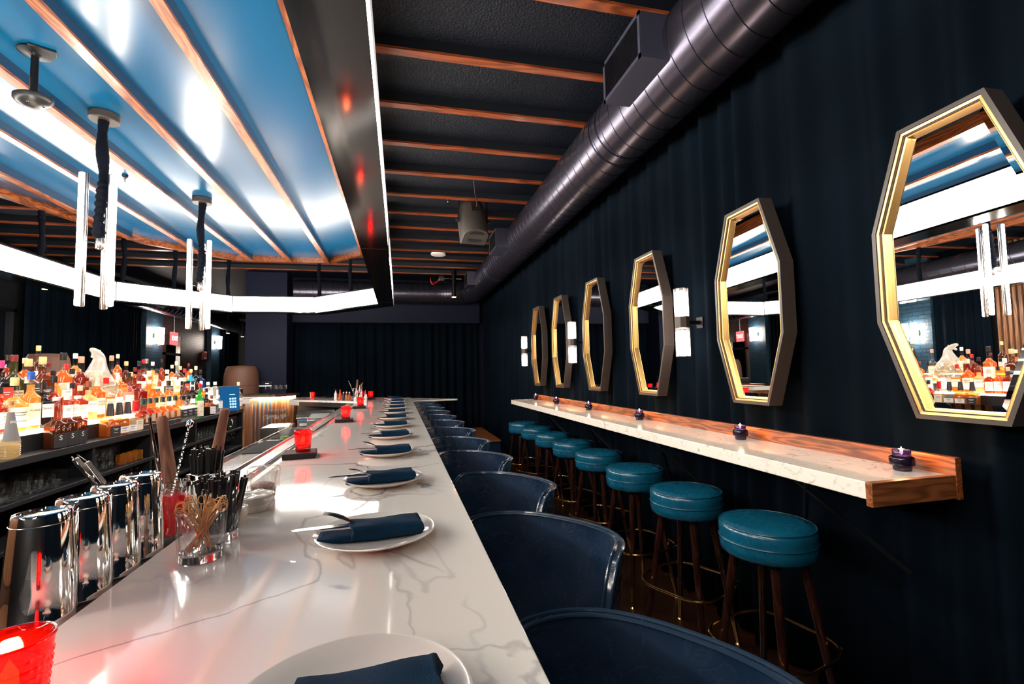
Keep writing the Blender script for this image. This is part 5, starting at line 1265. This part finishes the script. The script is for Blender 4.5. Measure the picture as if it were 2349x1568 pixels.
# kind: body_r, body_h, shoulder_h, neck_r, neck_h, cap_h, cap_r, squareness
KIND = {'round': (.037, .150, .035, .014, .055, .032, .0155, 2.0), 'square': (.036, .135, .028, .014, .045, .030, .0155, 6.0), 'squat': (.040, .100, .038, .015, .035, .034, .0165, 2.4),
        'tall': (.033, .170, .045, .0125, .062, .030, .014, 2.0), 'slim': (.019, .165, .05, .010, .05, .022, .020, 2.0), 'flask': (.046, .115, .04, .014, .045, .030, .016, 2.0),
        'pour': (.037, .085, .018, .017, .010, .062, .020, 5.0), 'longneck': (.036, .120, .026, .0165, .098, .012, .017, 5.0), 'cone': (.040, .060, .150, .013, .025, .014, .0145, 2.0),
        'mini': (.024, .105, .014, .015, .014, .020, .0165, 2.0), 'wax': (.038, .095, .030, .015, .045, .055, .0185, 3.5), 'decant': (.046, .070, .045, .020, .040, .028, .024, 2.0), 'block': (.036, .150, .018, .016, .018, .026, .018, 7.0)}
BC = {}
def bottle_meshes(kind, lq, cap, lab, fill, ltxt, lh):
    br, bh, sh, nr, nh, ch, cr, sq = KIND[kind]
    zc = bh + sh + nh
    prof = [(br * 0.86, 0), (br * 0.97, 0.003), (br, 0.010)]
    if kind == 'cone':
        prof = [(br * .9, 0), (br, .005)] + [(br + (0.0015 if q % 2 else -0.0015), .008 + .0045 * q) for q in range(13)] + [(br, .07)]
    fz = (bh + sh + nh) * fill
    if bh > 0.03 and kind != 'cone': prof += [(br, min(fz, bh) - 0.0001 if fz < bh else bh * 0.5), (br, bh)]
    for q in range(1, 7):
        t = q / 6
        if kind == 'cone': prof.append((br + (nr - br) * t ** 0.75, .07 + (bh + sh - .07) * t))
        else: prof.append((nr + (br - nr) * 0.5 * (1 + math.cos(PI * t)) ** 1.0, bh + sh * t * (0.6 + 0.4 * t)))
    prof += [(nr, bh + sh + nh * 0.5), (nr, zc)]
    return prof, zc, fz
def bottle(kind, lq, cap, lab, label, loc, rz, fill=0.75, txt=None, s=1.0, lz=None, tcol=None, name=None):
    br, bh, sh, nr, nh, ch, cr, sq = KIND[kind]
    key = (kind, lq, cap, lab, fill, txt, lz)
    s *= 1.16; t = thing(name or 'liquor_bottle', label, 'bottle', loc, rz); t.scale = (s, s, s)
    if key in BC:
        for src in BC[key]:
            c = src.copy(); COL.objects.link(c); c.parent = t
            for g in src.children:
                d = g.copy(); COL.objects.link(d); d.parent = c
        return t
    prof, zc, fz = bottle_meshes(kind, lq, cap, lab, fill, None, None)
    cr *= 0.88; parts = []
    wallmat = CLEAR
    n = 24
    seg = MB().lathe(prof, n, sq=sq if sq < 2.2 or kind == 'cone' else 2.0) if sq <= 2.0 else None
    m = MB(); o = 0
    for r, z in prof:
        e = sq if z <= bh + 0.001 else max(2.0, sq + (2.0 - sq) * min(1, (z - bh) / max(sh, 1e-3) * 1.3))
        for i in range(n):
            a = 2 * PI * (i + 0.5) / n; ca, sa = math.cos(a), math.sin(a); k = (abs(ca) ** e + abs(sa) ** e) ** (-1 / e)
            m.v.append((r * k * ca, r * k * sa, z))
    for j in range(len(prof) - 1):
        mi = 0 if 0.5 * (prof[j][1] + prof[j + 1][1]) < fz else 1
        for i in range(n):
            k = (i + 1) % n; m.f.append([j * n + i, j * n + k, (j + 1) * n + k, (j + 1) * n + i]); m.m.append(mi)
    m.f.append(list(range(n))[::-1]); m.m.append(0)
    g = m.build('bottle_glass', [liq(lq), CLEAR], t, angle=60); parts.append(g)
    cm = MB().lathe([(cr * 0.92, zc - 0.004), (cr, zc - 0.002), (cr, zc + ch * 0.5), (cr * 1.03, zc + ch * 0.55), (cr, zc + ch), (cr * 0.8, zc + ch + 0.002), (0, zc + ch + 0.002)], 18, close=False)
    if kind == 'pour': cm = MB().lathe([(cr * 1.1, zc - 0.004), (cr * 1.05, zc), (cr * 0.72, zc + ch), (cr * 0.5, zc + ch + 0.002), (0, zc + ch + 0.002)], 18, close=False)
    if kind == 'wax':
        cm = MB(); rr = []
        for z, r, dr in ((zc - 0.028, cr * 1.02, 0.014), (zc - 0.01, cr * 1.02, 0), (zc + 0.02, cr, 0), (zc + 0.024, cr * 1.05, 0), (zc + 0.028, cr * 0.9, 0)):
            rr.append([(r * math.cos(2 * PI * i / 24), r * math.sin(2 * PI * i / 24), z - dr * (0.5 + 0.5 * math.sin(5 * 2 * PI * i / 24))) for i in range(24)])
        cm.loft(rr)
    parts.append(cm.build('bottle_cap', capm(cap), t))
    if kind == 'squat' and cap == 'green':
        rr = []
        for z in (.048, .062, .076, .090, .099):
            rr.append([((br + .0009) * math.cos(a), (br + .0009) * math.sin(a), z + (0.010 * math.cos(a * 2.4) - 0.008 if z > .09 else 0)) for a in [-1.1 + 2.2 * i / 16 for i in range(17)]])
        parts.append(MB().loft(rr, closed_ring=False, cap=False).build('arched_label', labm('tan'), t, angle=180))
    if lab:
        lz0, lz1 = lz or (0.20 * bh, 0.85 * bh)
        lm = MB(); rings = []; na = 17
        half = 1.15 if sq <= 2.5 else 0.70
        def surf(a, z):
            r = br
            if z > bh: q = min(1, (z - bh) / sh); r = nr + (br - nr) * 0.5 * (1 + math.cos(PI * q))
            if kind == 'cone' and z > .07: q = min(1, (z - .07) / (bh + sh - .07)); r = br + (nr - br) * q ** 0.75
            if sq > 2.2: ca, sa = math.cos(a), math.sin(a); r *= (abs(ca) ** sq + abs(sa) ** sq) ** (-1 / sq)
            return ((r + 0.0008) * math.cos(a), (r + 0.0008) * math.sin(a), z)
        NZ = 5
        for j in range(NZ + 1):
            z = lz0 + (lz1 - lz0) * j / NZ; rings.append([surf(-half + 2 * half * i / (na - 1), z) for i in range(na)])
        l = lm.loft(rings, closed_ring=False, cap=False).build('paper_label', labm(lab), t, angle=180); parts.append(l)
        if txt:
            zc_ = lz0 + (lz1 - lz0) * 0.68; inkc = tcol or (INKW if lab in ('black', 'grey', 'blue', 'red') else INK)
            def fn(co, zz=zc_):
                a = co.x / br; p = surf(a, zz + co.y); k = 1 + 0.0006 / br
                return Vector((p[0] * k, p[1] * k, p[2]))
            tx = text(txt[0], txt[1], inkc, l, fn)
        else:
            # small printed rules on the label
            pm_ = MB()
            for q, w in ((0.72, 0.55), (0.60, 0.35), (0.3, 0.45)):
                zz = lz0 + (lz1 - lz0) * q
                rr = [[tuple(Vector(surf(-half * w + 2 * half * w * i / 8, zz + dz)) * 1.0 + Vector((0.0005, 0, 0))) for i in range(9)] for dz in (0, 0.0022)]
                pm_.loft(rr, closed_ring=False, cap=False)
            pm_.build('printed_line', INKW if lab in ('black', 'grey', 'blue', 'red') else INK, l, angle=180)
    BC[key] = parts
    return t
RX = [-1.971, -2.135, -2.300, -2.430]; RZ = [1.0345, 1.1445, 1.2505, 1.3455]
FACE = math.radians(-22)
LIQN = {'amber': 'amber', 'gold': 'golden', 'red': 'red amber', 'deep': 'deep red', 'brown': 'brown', 'clear': 'clear', 'pale': 'pale yellow', 'green': 'green', 'olive': 'dark olive', 'dark': 'near black', 'blue': 'light blue', 'navy': 'navy blue', 'orange': 'bright orange', 'pink': 'pink', 'cream': 'cream coloured'}
KN = {'round': 'round shouldered', 'square': 'square', 'squat': 'squat', 'tall': 'tall', 'slim': 'very slim', 'flask': 'wide round', 'pour': 'square', 'longneck': 'long necked square', 'cone': 'cone shaped', 'mini': 'small straight', 'wax': 'squarish', 'decant': 'low decanter shaped', 'block': 'blocky'}
ROWN = ['on the front bottle ledge', 'on the lowest glowing step', 'on the middle glowing step', 'on the top glowing step']
# (px, row, kind, liquid, cap, label, fill, scale, text, label z range, extra words)
B = [
 (22, 0, 'cone', 'pale', 'cork', 'grey', .36, 1.02, ('avuá', .022), (.075, .20), 'ribbed base'),
 (129, 0, 'longneck', 'brown', 'white', 'black', .62, 1.0, ('S', .034), (.004, .075), 'white script, first of three'),
 (153, 0, 'longneck', 'brown', 'white', 'black', .62, 1.0, ('S', .034), (.004, .075), 'white script, second of three'),
 (177, 0, 'longneck', 'brown', 'white', 'black', .66, 1.0, ('S', .034), (.004, .075), 'white script, third of three'),
 (258, 0, 'pour', 'amber', 'black', 'black', .80, 1.12, None, (.004, .055), 'tall black metal cap, first of three'),
 (273, 0, 'pour', 'amber', 'black', 'white', .80, 1.12, None, (.010, .045), 'tall black metal cap, second of three'),
 (289, 0, 'pour', 'clear', 'black', 'white', .60, 1.12, None, (.010, .045), 'tall black metal cap, third of three'),
 (309, 0, 'wax', 'pale', 'red', 'cream', .50, 1.0, ('Maker\'s\nMark', .013), (.010, .075), 'dripping red wax top'),
 (327, 0, 'squat', 'red', 'green', 'black', .80, 1.0, ('BUFFALO', .011), (.004, .045), 'dark green cap, first of six'),
 (343, 0, 'squat', 'red', 'green', 'black', .80, 1.0, ('BUFFALO', .011), (.004, .045), 'dark green cap, second of six'),
 (357, 0, 'squat', 'amber', 'green', 'black', .78, 1.0, ('BUFFALO', .011), (.004, .045), 'dark green cap, third of six'),
 (372, 0, 'squat', 'amber', 'green', 'black', .82, 1.0, ('BUFFALO', .011), (.004, .045), 'dark green cap, fourth of six'),
 (387, 0, 'squat', 'amber', 'green', 'black', .80, 1.0, ('BUFFALO', .011), (.004, .045), 'dark green cap, fifth of six'),
 (401, 0, 'squat', 'amber', 'green', 'black', .80, 1.0, ('BUFFALO', .011), (.004, .045), 'dark green cap, sixth of six'),
 (418, 0, 'mini', 'clear', 'black', 'black', .7, 1.3, None, (.02, .07), 'black label, first of three'),
 (430, 0, 'mini', 'clear', 'black', 'black', .7, 1.3, None, (.02, .07), 'black label, second of three'),
 (442, 0, 'mini', 'clear', 'black', 'black', .7, 1.3, None, (.02, .07), 'black label, third of three'),
 (457, 0, 'tall', 'green', 'red', 'cream', .85, .95, None, (.01, .15), 'red cap and long cream label'),
 (472, 0, 'round', 'dark', 'black', 'orange', .85, .9, None, (.09, .13), 'orange arch label'),
 (484, 0, 'squat', 'brown', 'orange' if False else 'brown', 'white', .85, .85, None, (.01, .09), 'small with upright white label'),
 (500, 0, 'block', 'clear', 'white', 'white', .4, .8, None, (.06, .14), 'leafy print at its foot'),
 (24, 1, 'flask', 'gold', 'gold', 'cream', .72, 1.15, None, (.02, .105), 'gold cap'),
 (68, 1, 'round', 'gold', 'blue', 'cream', .86, 1.08, ('TALISKER', .012), (.02, .125), 'navy capsule'),
 (101, 1, 'square', 'dark', 'black', 'white', .88, 1.0, ('Dewar\'s', .017), (.055, .125), 'second small label below'),
 (123, 1, 'round', 'red', 'black', None, .78, 1.0, None, None, 'plain red body'),
 (199, 1, 'square', 'pale', 'brown', 'white', .85, 1.0, ('RUSSELL\'S', .014), (.055, .12), 'large plain letters'),
 (216, 1, 'round', 'amber', 'cream', 'cream', .82, 1.12, ('HIGH\nWEST', .016), (.03, .12), 'cork top'),
 (241, 1, 'square', 'amber', 'red', 'cream', .60, 1.08, ('OLD F', .014), (.05, .115), 'red rimmed label'),
 (268, 1, 'tall', 'clear', 'white', 'white', .5, .9, None, None, 'white cap'),
 (293, 1, 'tall', 'pink', 'black', 'cream', .6, .95, None, None, 'black neck band'),
 (316, 1, 'square', 'deep', 'wine', 'black', .85, 1.15, None, (.05, .09), 'white tag at the neck'),
 (340, 1, 'round', 'amber', 'cream', None, .82, 1.12, None, None, 'round cork stopper'),
 (364, 1, 'flask', 'orange', 'brown', 'tan', .82, .95, None, None, 'broad label'),
 (385, 1, 'squat', 'amber', 'black', 'cream', .8, 1.1, None, None, 'pale label'),
 (404, 1, 'decant', 'amber', 'gold', None, .8, 1.0, None, None, 'gold stopper'),
 (422, 1, 'round', 'brown', 'gold', 'black', .8, .92, None, None, 'gold top'),
 (440, 1, 'flask', 'dark', 'black', 'cream', .85, .95, None, None, 'round badge'),
 (460, 1, 'square', 'orange', 'white', None, .6, .9, None, None, 'white cap'),
 (476, 1, 'block', 'clear', 'white', 'white', .9, .95, None, None, 'frosted look'),
 (492, 1, 'block', 'clear', 'white', 'white', .9, .95, None, None, 'glowing from below'),
 (507, 1, 'round', 'clear', 'steel', None, .85, .9, None, None, 'steel cap'),
 (521, 1, 'tall', 'clear', 'white', 'blue', .85, .85, None, (.09, .12), 'blue label'),
 (536, 1, 'round', 'green', 'black', None, .5, .8, None, None, 'clear green'),
 (38, 2, 'round', 'olive', 'wine', 'tan', .95, 1.08, None, (.06, .10), 'dark cork cap'),
 (72, 2, 'flask', 'clear', 'gold', 'navy' if False else 'black', .35, 1.2, None, (.03, .12), 'wide gold cap'),
 (92, 2, 'square', 'brown', 'gold', 'black', .92, 1.22, None, (.04, .10), 'wide gold cap'),
 (134, 2, 'round', 'amber', 'black', 'white', .80, 1.18, None, (.0, .12), 'big blank paper label'),
 (157, 2, 'square', 'red', 'black', None, .8, .95, None, None, 'black cap'),
 (178, 2, 'round', 'deep', 'rose', 'white', .80, 1.12, None, (.01, .05), 'rose capsule'),
 (252, 2, 'tall', 'gold', 'rose', 'cream', .55, 1.05, None, None, 'pink topped'),
 (276, 2, 'square', 'orange', 'wine', 'orange', .8, .85, None, None, 'orange label'),
 (298, 2, 'flask', 'deep', 'gold', None, .8, .9, None, None, 'gold lid'),
 (317, 2, 'round', 'deep', 'black', 'cream', .9, 1.08, None, None, 'long black capsule'),
 (333, 2, 'tall', 'clear', 'steel', 'cream', .3, 1.02, None, None, 'steel pourer'),
 (358, 2, 'flask', 'clear', 'dark' if False else 'black', None, .2, 1.02, None, None, 'dark smoky neck'),
 (381, 2, 'flask', 'cream', 'cream', 'black', .9, 1.0, None, (.02, .09), 'matt cream glass'),
 (402, 2, 'tall', 'gold', 'cream', 'white', .5, 1.0, None, None, 'tall cork cap'),
 (421, 2, 'square', 'dark', 'red', 'red', .6, 1.02, None, (.01, .10), 'bright red cap and label'),
 (436, 2, 'round', 'blue', 'gold', 'white', .85, .88, None, None, 'blue liquid'),
 (447, 2, 'round', 'dark', 'cream', None, .8, 1.0, None, None, 'pale screw top'),
 (458, 2, 'square', 'navy', 'black', None, .9, .98, None, None, 'dark blue glass'),
 (470, 2, 'tall', 'cream', 'rose', None, .9, .95, None, None, 'pinkish white'),
 (481, 2, 'square', 'orange', 'teal', None, .5, .95, None, None, 'green cap'),
 (493, 2, 'slim', 'brown', 'cork', None, .9, 1.1, None, None, 'round knob stopper'),
 (505, 2, 'square', 'clear', 'blue', 'white', .5, .9, None, None, 'blue cup shaped cap'),
 (520, 2, 'block', 'pale', 'gold', 'tan', .8, .8, None, None, 'yellow label'),
 (533, 2, 'tall', 'green', 'cream', None, .8, .78, None, None, 'deep green glass'),
 (545, 1, 'tall', 'clear', 'cream', 'white', .9, .82, None, None, 'cork cap'),
 (557, 0, 'round', 'clear', 'cream', 'white', .9, 1.05, None, (.03, .10), 'last by the counter end'),
 (2, 2, 'square', 'dark', 'pink', 'red', .9, 1.1, None, None, 'hot pink cap'),
 (4, 1, 'round', 'red', 'black', 'cream', .9, .8, None, None, 'at the picture edge'),
 (112, 2, 'square', 'gold', 'black', None, .8, .9, None, None, 'behind the paper label bottle'),
 (145, 1, 'square', 'red', 'cream', 'white', .8, .95, None, None, 'pale cap'),
 (164, 1, 'round', 'orange', 'black', 'white', .8, .85, None, None, 'white band'),
 (181, 1, 'square', 'red', 'cream', 'cream', .8, .9, None, None, 'cream cap and label'),
]
random.seed(21)
fk = ['round', 'square', 'tall', 'flask', 'squat']; fl = ['amber', 'red', 'gold', 'deep', 'orange', 'brown']; fc = ['black', 'cream', 'gold', 'wine', 'red', 'white']
top = []
for i, px in enumerate([12, 52, 82, 108, 148, 168, 250, 266, 286, 306, 326, 347, 368, 392, 411, 430, 444, 456, 466, 476, 488, 500, 512, 524]):
    if 190 < px < 255: continue
    top.append((px, 3, fk[i % 5], fl[(i * 5 + 1) % 6] if px < 450 else ['clear', 'pale', 'blue', 'green', 'pink', 'clear', 'gold', 'clear'][i % 8], fc[(i * 7) % 6], [None, 'cream', 'white', 'tan'][i % 4], .8, 0.80 + 0.06 * (i % 3), None, None, 'the one in position %s along the step' % ['one', 'two', 'three', 'four', 'five', 'six', 'seven', 'eight', 'nine', 'ten', 'eleven', 'twelve', 'thirteen', 'fourteen', 'fifteen', 'sixteen', 'seventeen', 'eighteen', 'nineteen', 'twenty', 'twenty one', 'twenty two', 'twenty three', 'twenty four'][i]))
B += top
ORDL = ORD + ['fourteenth', 'fifteenth', 'sixteenth', 'seventeenth', 'eighteenth', 'nineteenth', 'twentieth', 'twenty first', 'twenty second', 'twenty third', 'twenty fourth', 'twenty fifth']
rows = {0: [], 1: [], 2: [], 3: []}
for b in B: rows[b[1]].append(b)
used_l = {}
for r, lst in rows.items():
    lst.sort(key=lambda b: b[0])
    pos = [y_at(b[0], RX[r]) for b in lst]
    rad = [KIND[b[2]][0] * b[7] * (1.27 if KIND[b[2]][7] > 3 else 1.17) for b in lst]
    for it in range(60):
        for i in range(len(pos) - 1):
            need = rad[i] + rad[i + 1] + 0.003 - (pos[i + 1] - pos[i])
            if need > 0: pos[i] -= need / 2; pos[i + 1] += need / 2
    for i, b in enumerate(lst):
        px, _, kind, lq, cap, lab, fill, s, txt, lz, extra = b
        y = pos[i]
        if r > 0 and y > Y1 - 0.29: continue
        y = min(y, Y1 - 0.05)
        if r == 3: extra = '%s from the left' % ORDL[i]
        d = '%s %s bottle %s, %s' % (LIQN[lq], KN[kind], ROWN[r], extra)
        nb = 'at the near left end' if i == 0 else None
        g = None
        if 'of three' in extra or 'of six' in extra: pass
        if d in used_l: d += ' further right'
        used_l[d] = 1
        bt = bottle(kind, lq, cap, lab, d, (RX[r], y, RZ[r]), FACE + 0.12 * math.sin(px), fill, txt, s, lz)
        gk = {'longneck': 'long necked dark bottles with white script', 'pour': 'square bottles with tall black caps', 'mini': 'small clear bottles with black labels'}.get(kind)
        if kind == 'squat' and cap == 'green': gk = 'six squat amber bottles with green caps'
        if gk and r == 0: bt['group'] = gk
# tan arched upper labels on the six squat bottles are part of their glass: add as band
for k_, parts in list(BC.items()):
    pass

# ---------------------------------------------------------------- crystal animal on a round vessel
sx = RX[2] + 0.01; sy = y_at(222, sx)
an = thing('crystal_animal_vessel', 'white crystal roaring animal figure climbing a large round glass vessel among the bottles', 'figurine', (sx - 0.0, sy, RZ[2]))
MB().lathe([(0.05, 0), (0.085, 0.02), (0.115, 0.07), (0.118, 0.11), (0.10, 0.165), (0.06, 0.20), (0.0, 0.215)], 40, sy=1.0).build('round_vessel', thin('smoked_vessel', (0.55, 0.50, 0.42), 0.35, 0.05), an, loc=(0.0, 0.02, 0), angle=180)
def skin_body(name, pts, edges, mat, parent, loc=(0, 0, 0), rot=(0, 0, 0)):
    me = bpy.data.meshes.new(name); me.from_pydata([p[:3] for p in pts], edges, []); me.materials.append(mat)
    o = bpy.data.objects.new(name, me); COL.objects.link(o); o.parent = parent; o.location = loc; o.rotation_euler = rot
    sk = o.modifiers.new('skin', 'SKIN'); sk.use_smooth_shade = True
    for i, p in enumerate(pts):
        v = me.skin_vertices[0].data[i]; v.radius = (p[3], p[3]); v.use_root = (i == 0)
    ss = o.modifiers.new('sub', 'SUBSURF'); ss.levels = 2; ss.render_levels = 2
    return o
# figure in local Y-Z plane (Y = along the bar, facing -Y towards the camera side)
pts = [(0, 0.03, 0.225, .052), (0, 0.085, 0.19, .056), (0, 0.115, 0.13, .045), (0, -0.03, 0.27, .060), (0, 0.012, 0.325, .046), (0, 0.012, 0.370, .040), (0, -0.022, 0.404, .040), (0, -0.068, 0.408, .026), (0, -0.105, 0.410, .016),
       (0.04, -0.07, 0.225, .020), (0.05, -0.105, 0.17, .015), (0.05, -0.125, 0.13, .014), (-0.04, -0.07, 0.225, .020), (-0.05, -0.105, 0.17, .015), (-0.05, -0.125, 0.13, .014),
       (0.06, 0.10, 0.12, .020), (0.085, 0.085, 0.06, .015), (-0.06, 0.10, 0.12, .020), (-0.085, 0.085, 0.06, .015), (0, -0.050, 0.376, .016), (0, -0.088, 0.352, .012), (0, 0.14, 0.08, .015), (0, 0.15, 0.03, .007)]
edges = [(0, 1), (1, 2), (0, 3), (3, 4), (4, 5), (5, 6), (6, 7), (7, 8), (3, 9), (9, 10), (10, 11), (3, 12), (12, 13), (13, 14), (2, 15), (15, 16), (2, 17), (17, 18), (6, 19), (19, 20), (2, 21), (21, 22)]
skin_body('animal_body', pts, edges, CRYSTAL, an)
for s in (-1, 1): MB().lathe([(0.004, 0), (0.007, 0.006), (0.003, 0.014), (0, 0.016)], 8).build('ear', CRYSTAL, an, loc=(s * 0.013, -0.012, 0.398))
for s in (-1, 1): MB().lathe([(0, -0.003), (0.003, 0), (0, 0.003)], 8).build('eye', BLACKPLAS, an, loc=(s * 0.017, -0.050, 0.400))

# ---------------------------------------------------------------- signs and sconces on the left wall
def pier_sconce(label, loc):
    t = thing('brick_wall_sconce', label, 'wall sconce', loc)
    for dy in (-0.085, 0.085):
        MB().lathe([(0.034, -0.19), (0.038, -0.185), (0.048, 0.185), (0.044, 0.19)], 20).build('glowing_shade', SCONL, t, loc=(0.08, dy, 0))
    MB().box(-0.01, 0.012, -0.1, 0.1, -0.05, 0.05).build('back_plate', BRASS, t)
    MB().box(0.0, 0.10, -0.012, 0.012, -0.21, -0.19).tube([(0.05, 0, -0.22), (0.05, 0, 0.22)], 0.012, 8).build('brass_bracket', BRASS, t)
    return t
pier_sconce('glowing twin shade sconce on the nearest blue brick pier, seen in the mirrors', (-5.40, 7.40, 2.05))
pier_sconce('glowing twin shade sconce on the brick pier left of the red exit sign', (-5.40, 12.30, 2.405))
pier_sconce('glowing twin shade sconce on the farthest brick pier', (-5.40, 15.92, 2.489))
ex = thing('exit_sign', 'small lit red exit sign on the far left wall beside the brick pier', 'exit sign', (-5.25, 12.80, 2.38))
MB().box(-0.02, 0.02, -0.17, 0.17, -0.15, 0.15).build('sign_box', REDSIGN, ex, bevel=0.006)
text('EXIT', 0.15, SIGNTXT, ex, None, (0.0225, 0, 0), (PI / 2, 0, PI / 2))
MB().tube([(0, 0, 0.15), (0, 0, 0.62)], 0.01, 8).build('hanger_rod', STEEL, ex)
fa = thing('fire_alarm', 'dark red fire alarm box with a white strip on the far left wall', 'alarm', (-5.5, 15.3, 2.06))
MB().box(-0.03, 0.03, -0.12, 0.12, -0.12, 0.12).build('alarm_body', pbr('alarm_red', (0.25, 0.02, 0.015), 0.4), fa, bevel=0.008)
MB().box(0.03, 0.034, -0.09, 0.09, -0.08, -0.045).build('strobe_strip', WHITEP, fa)
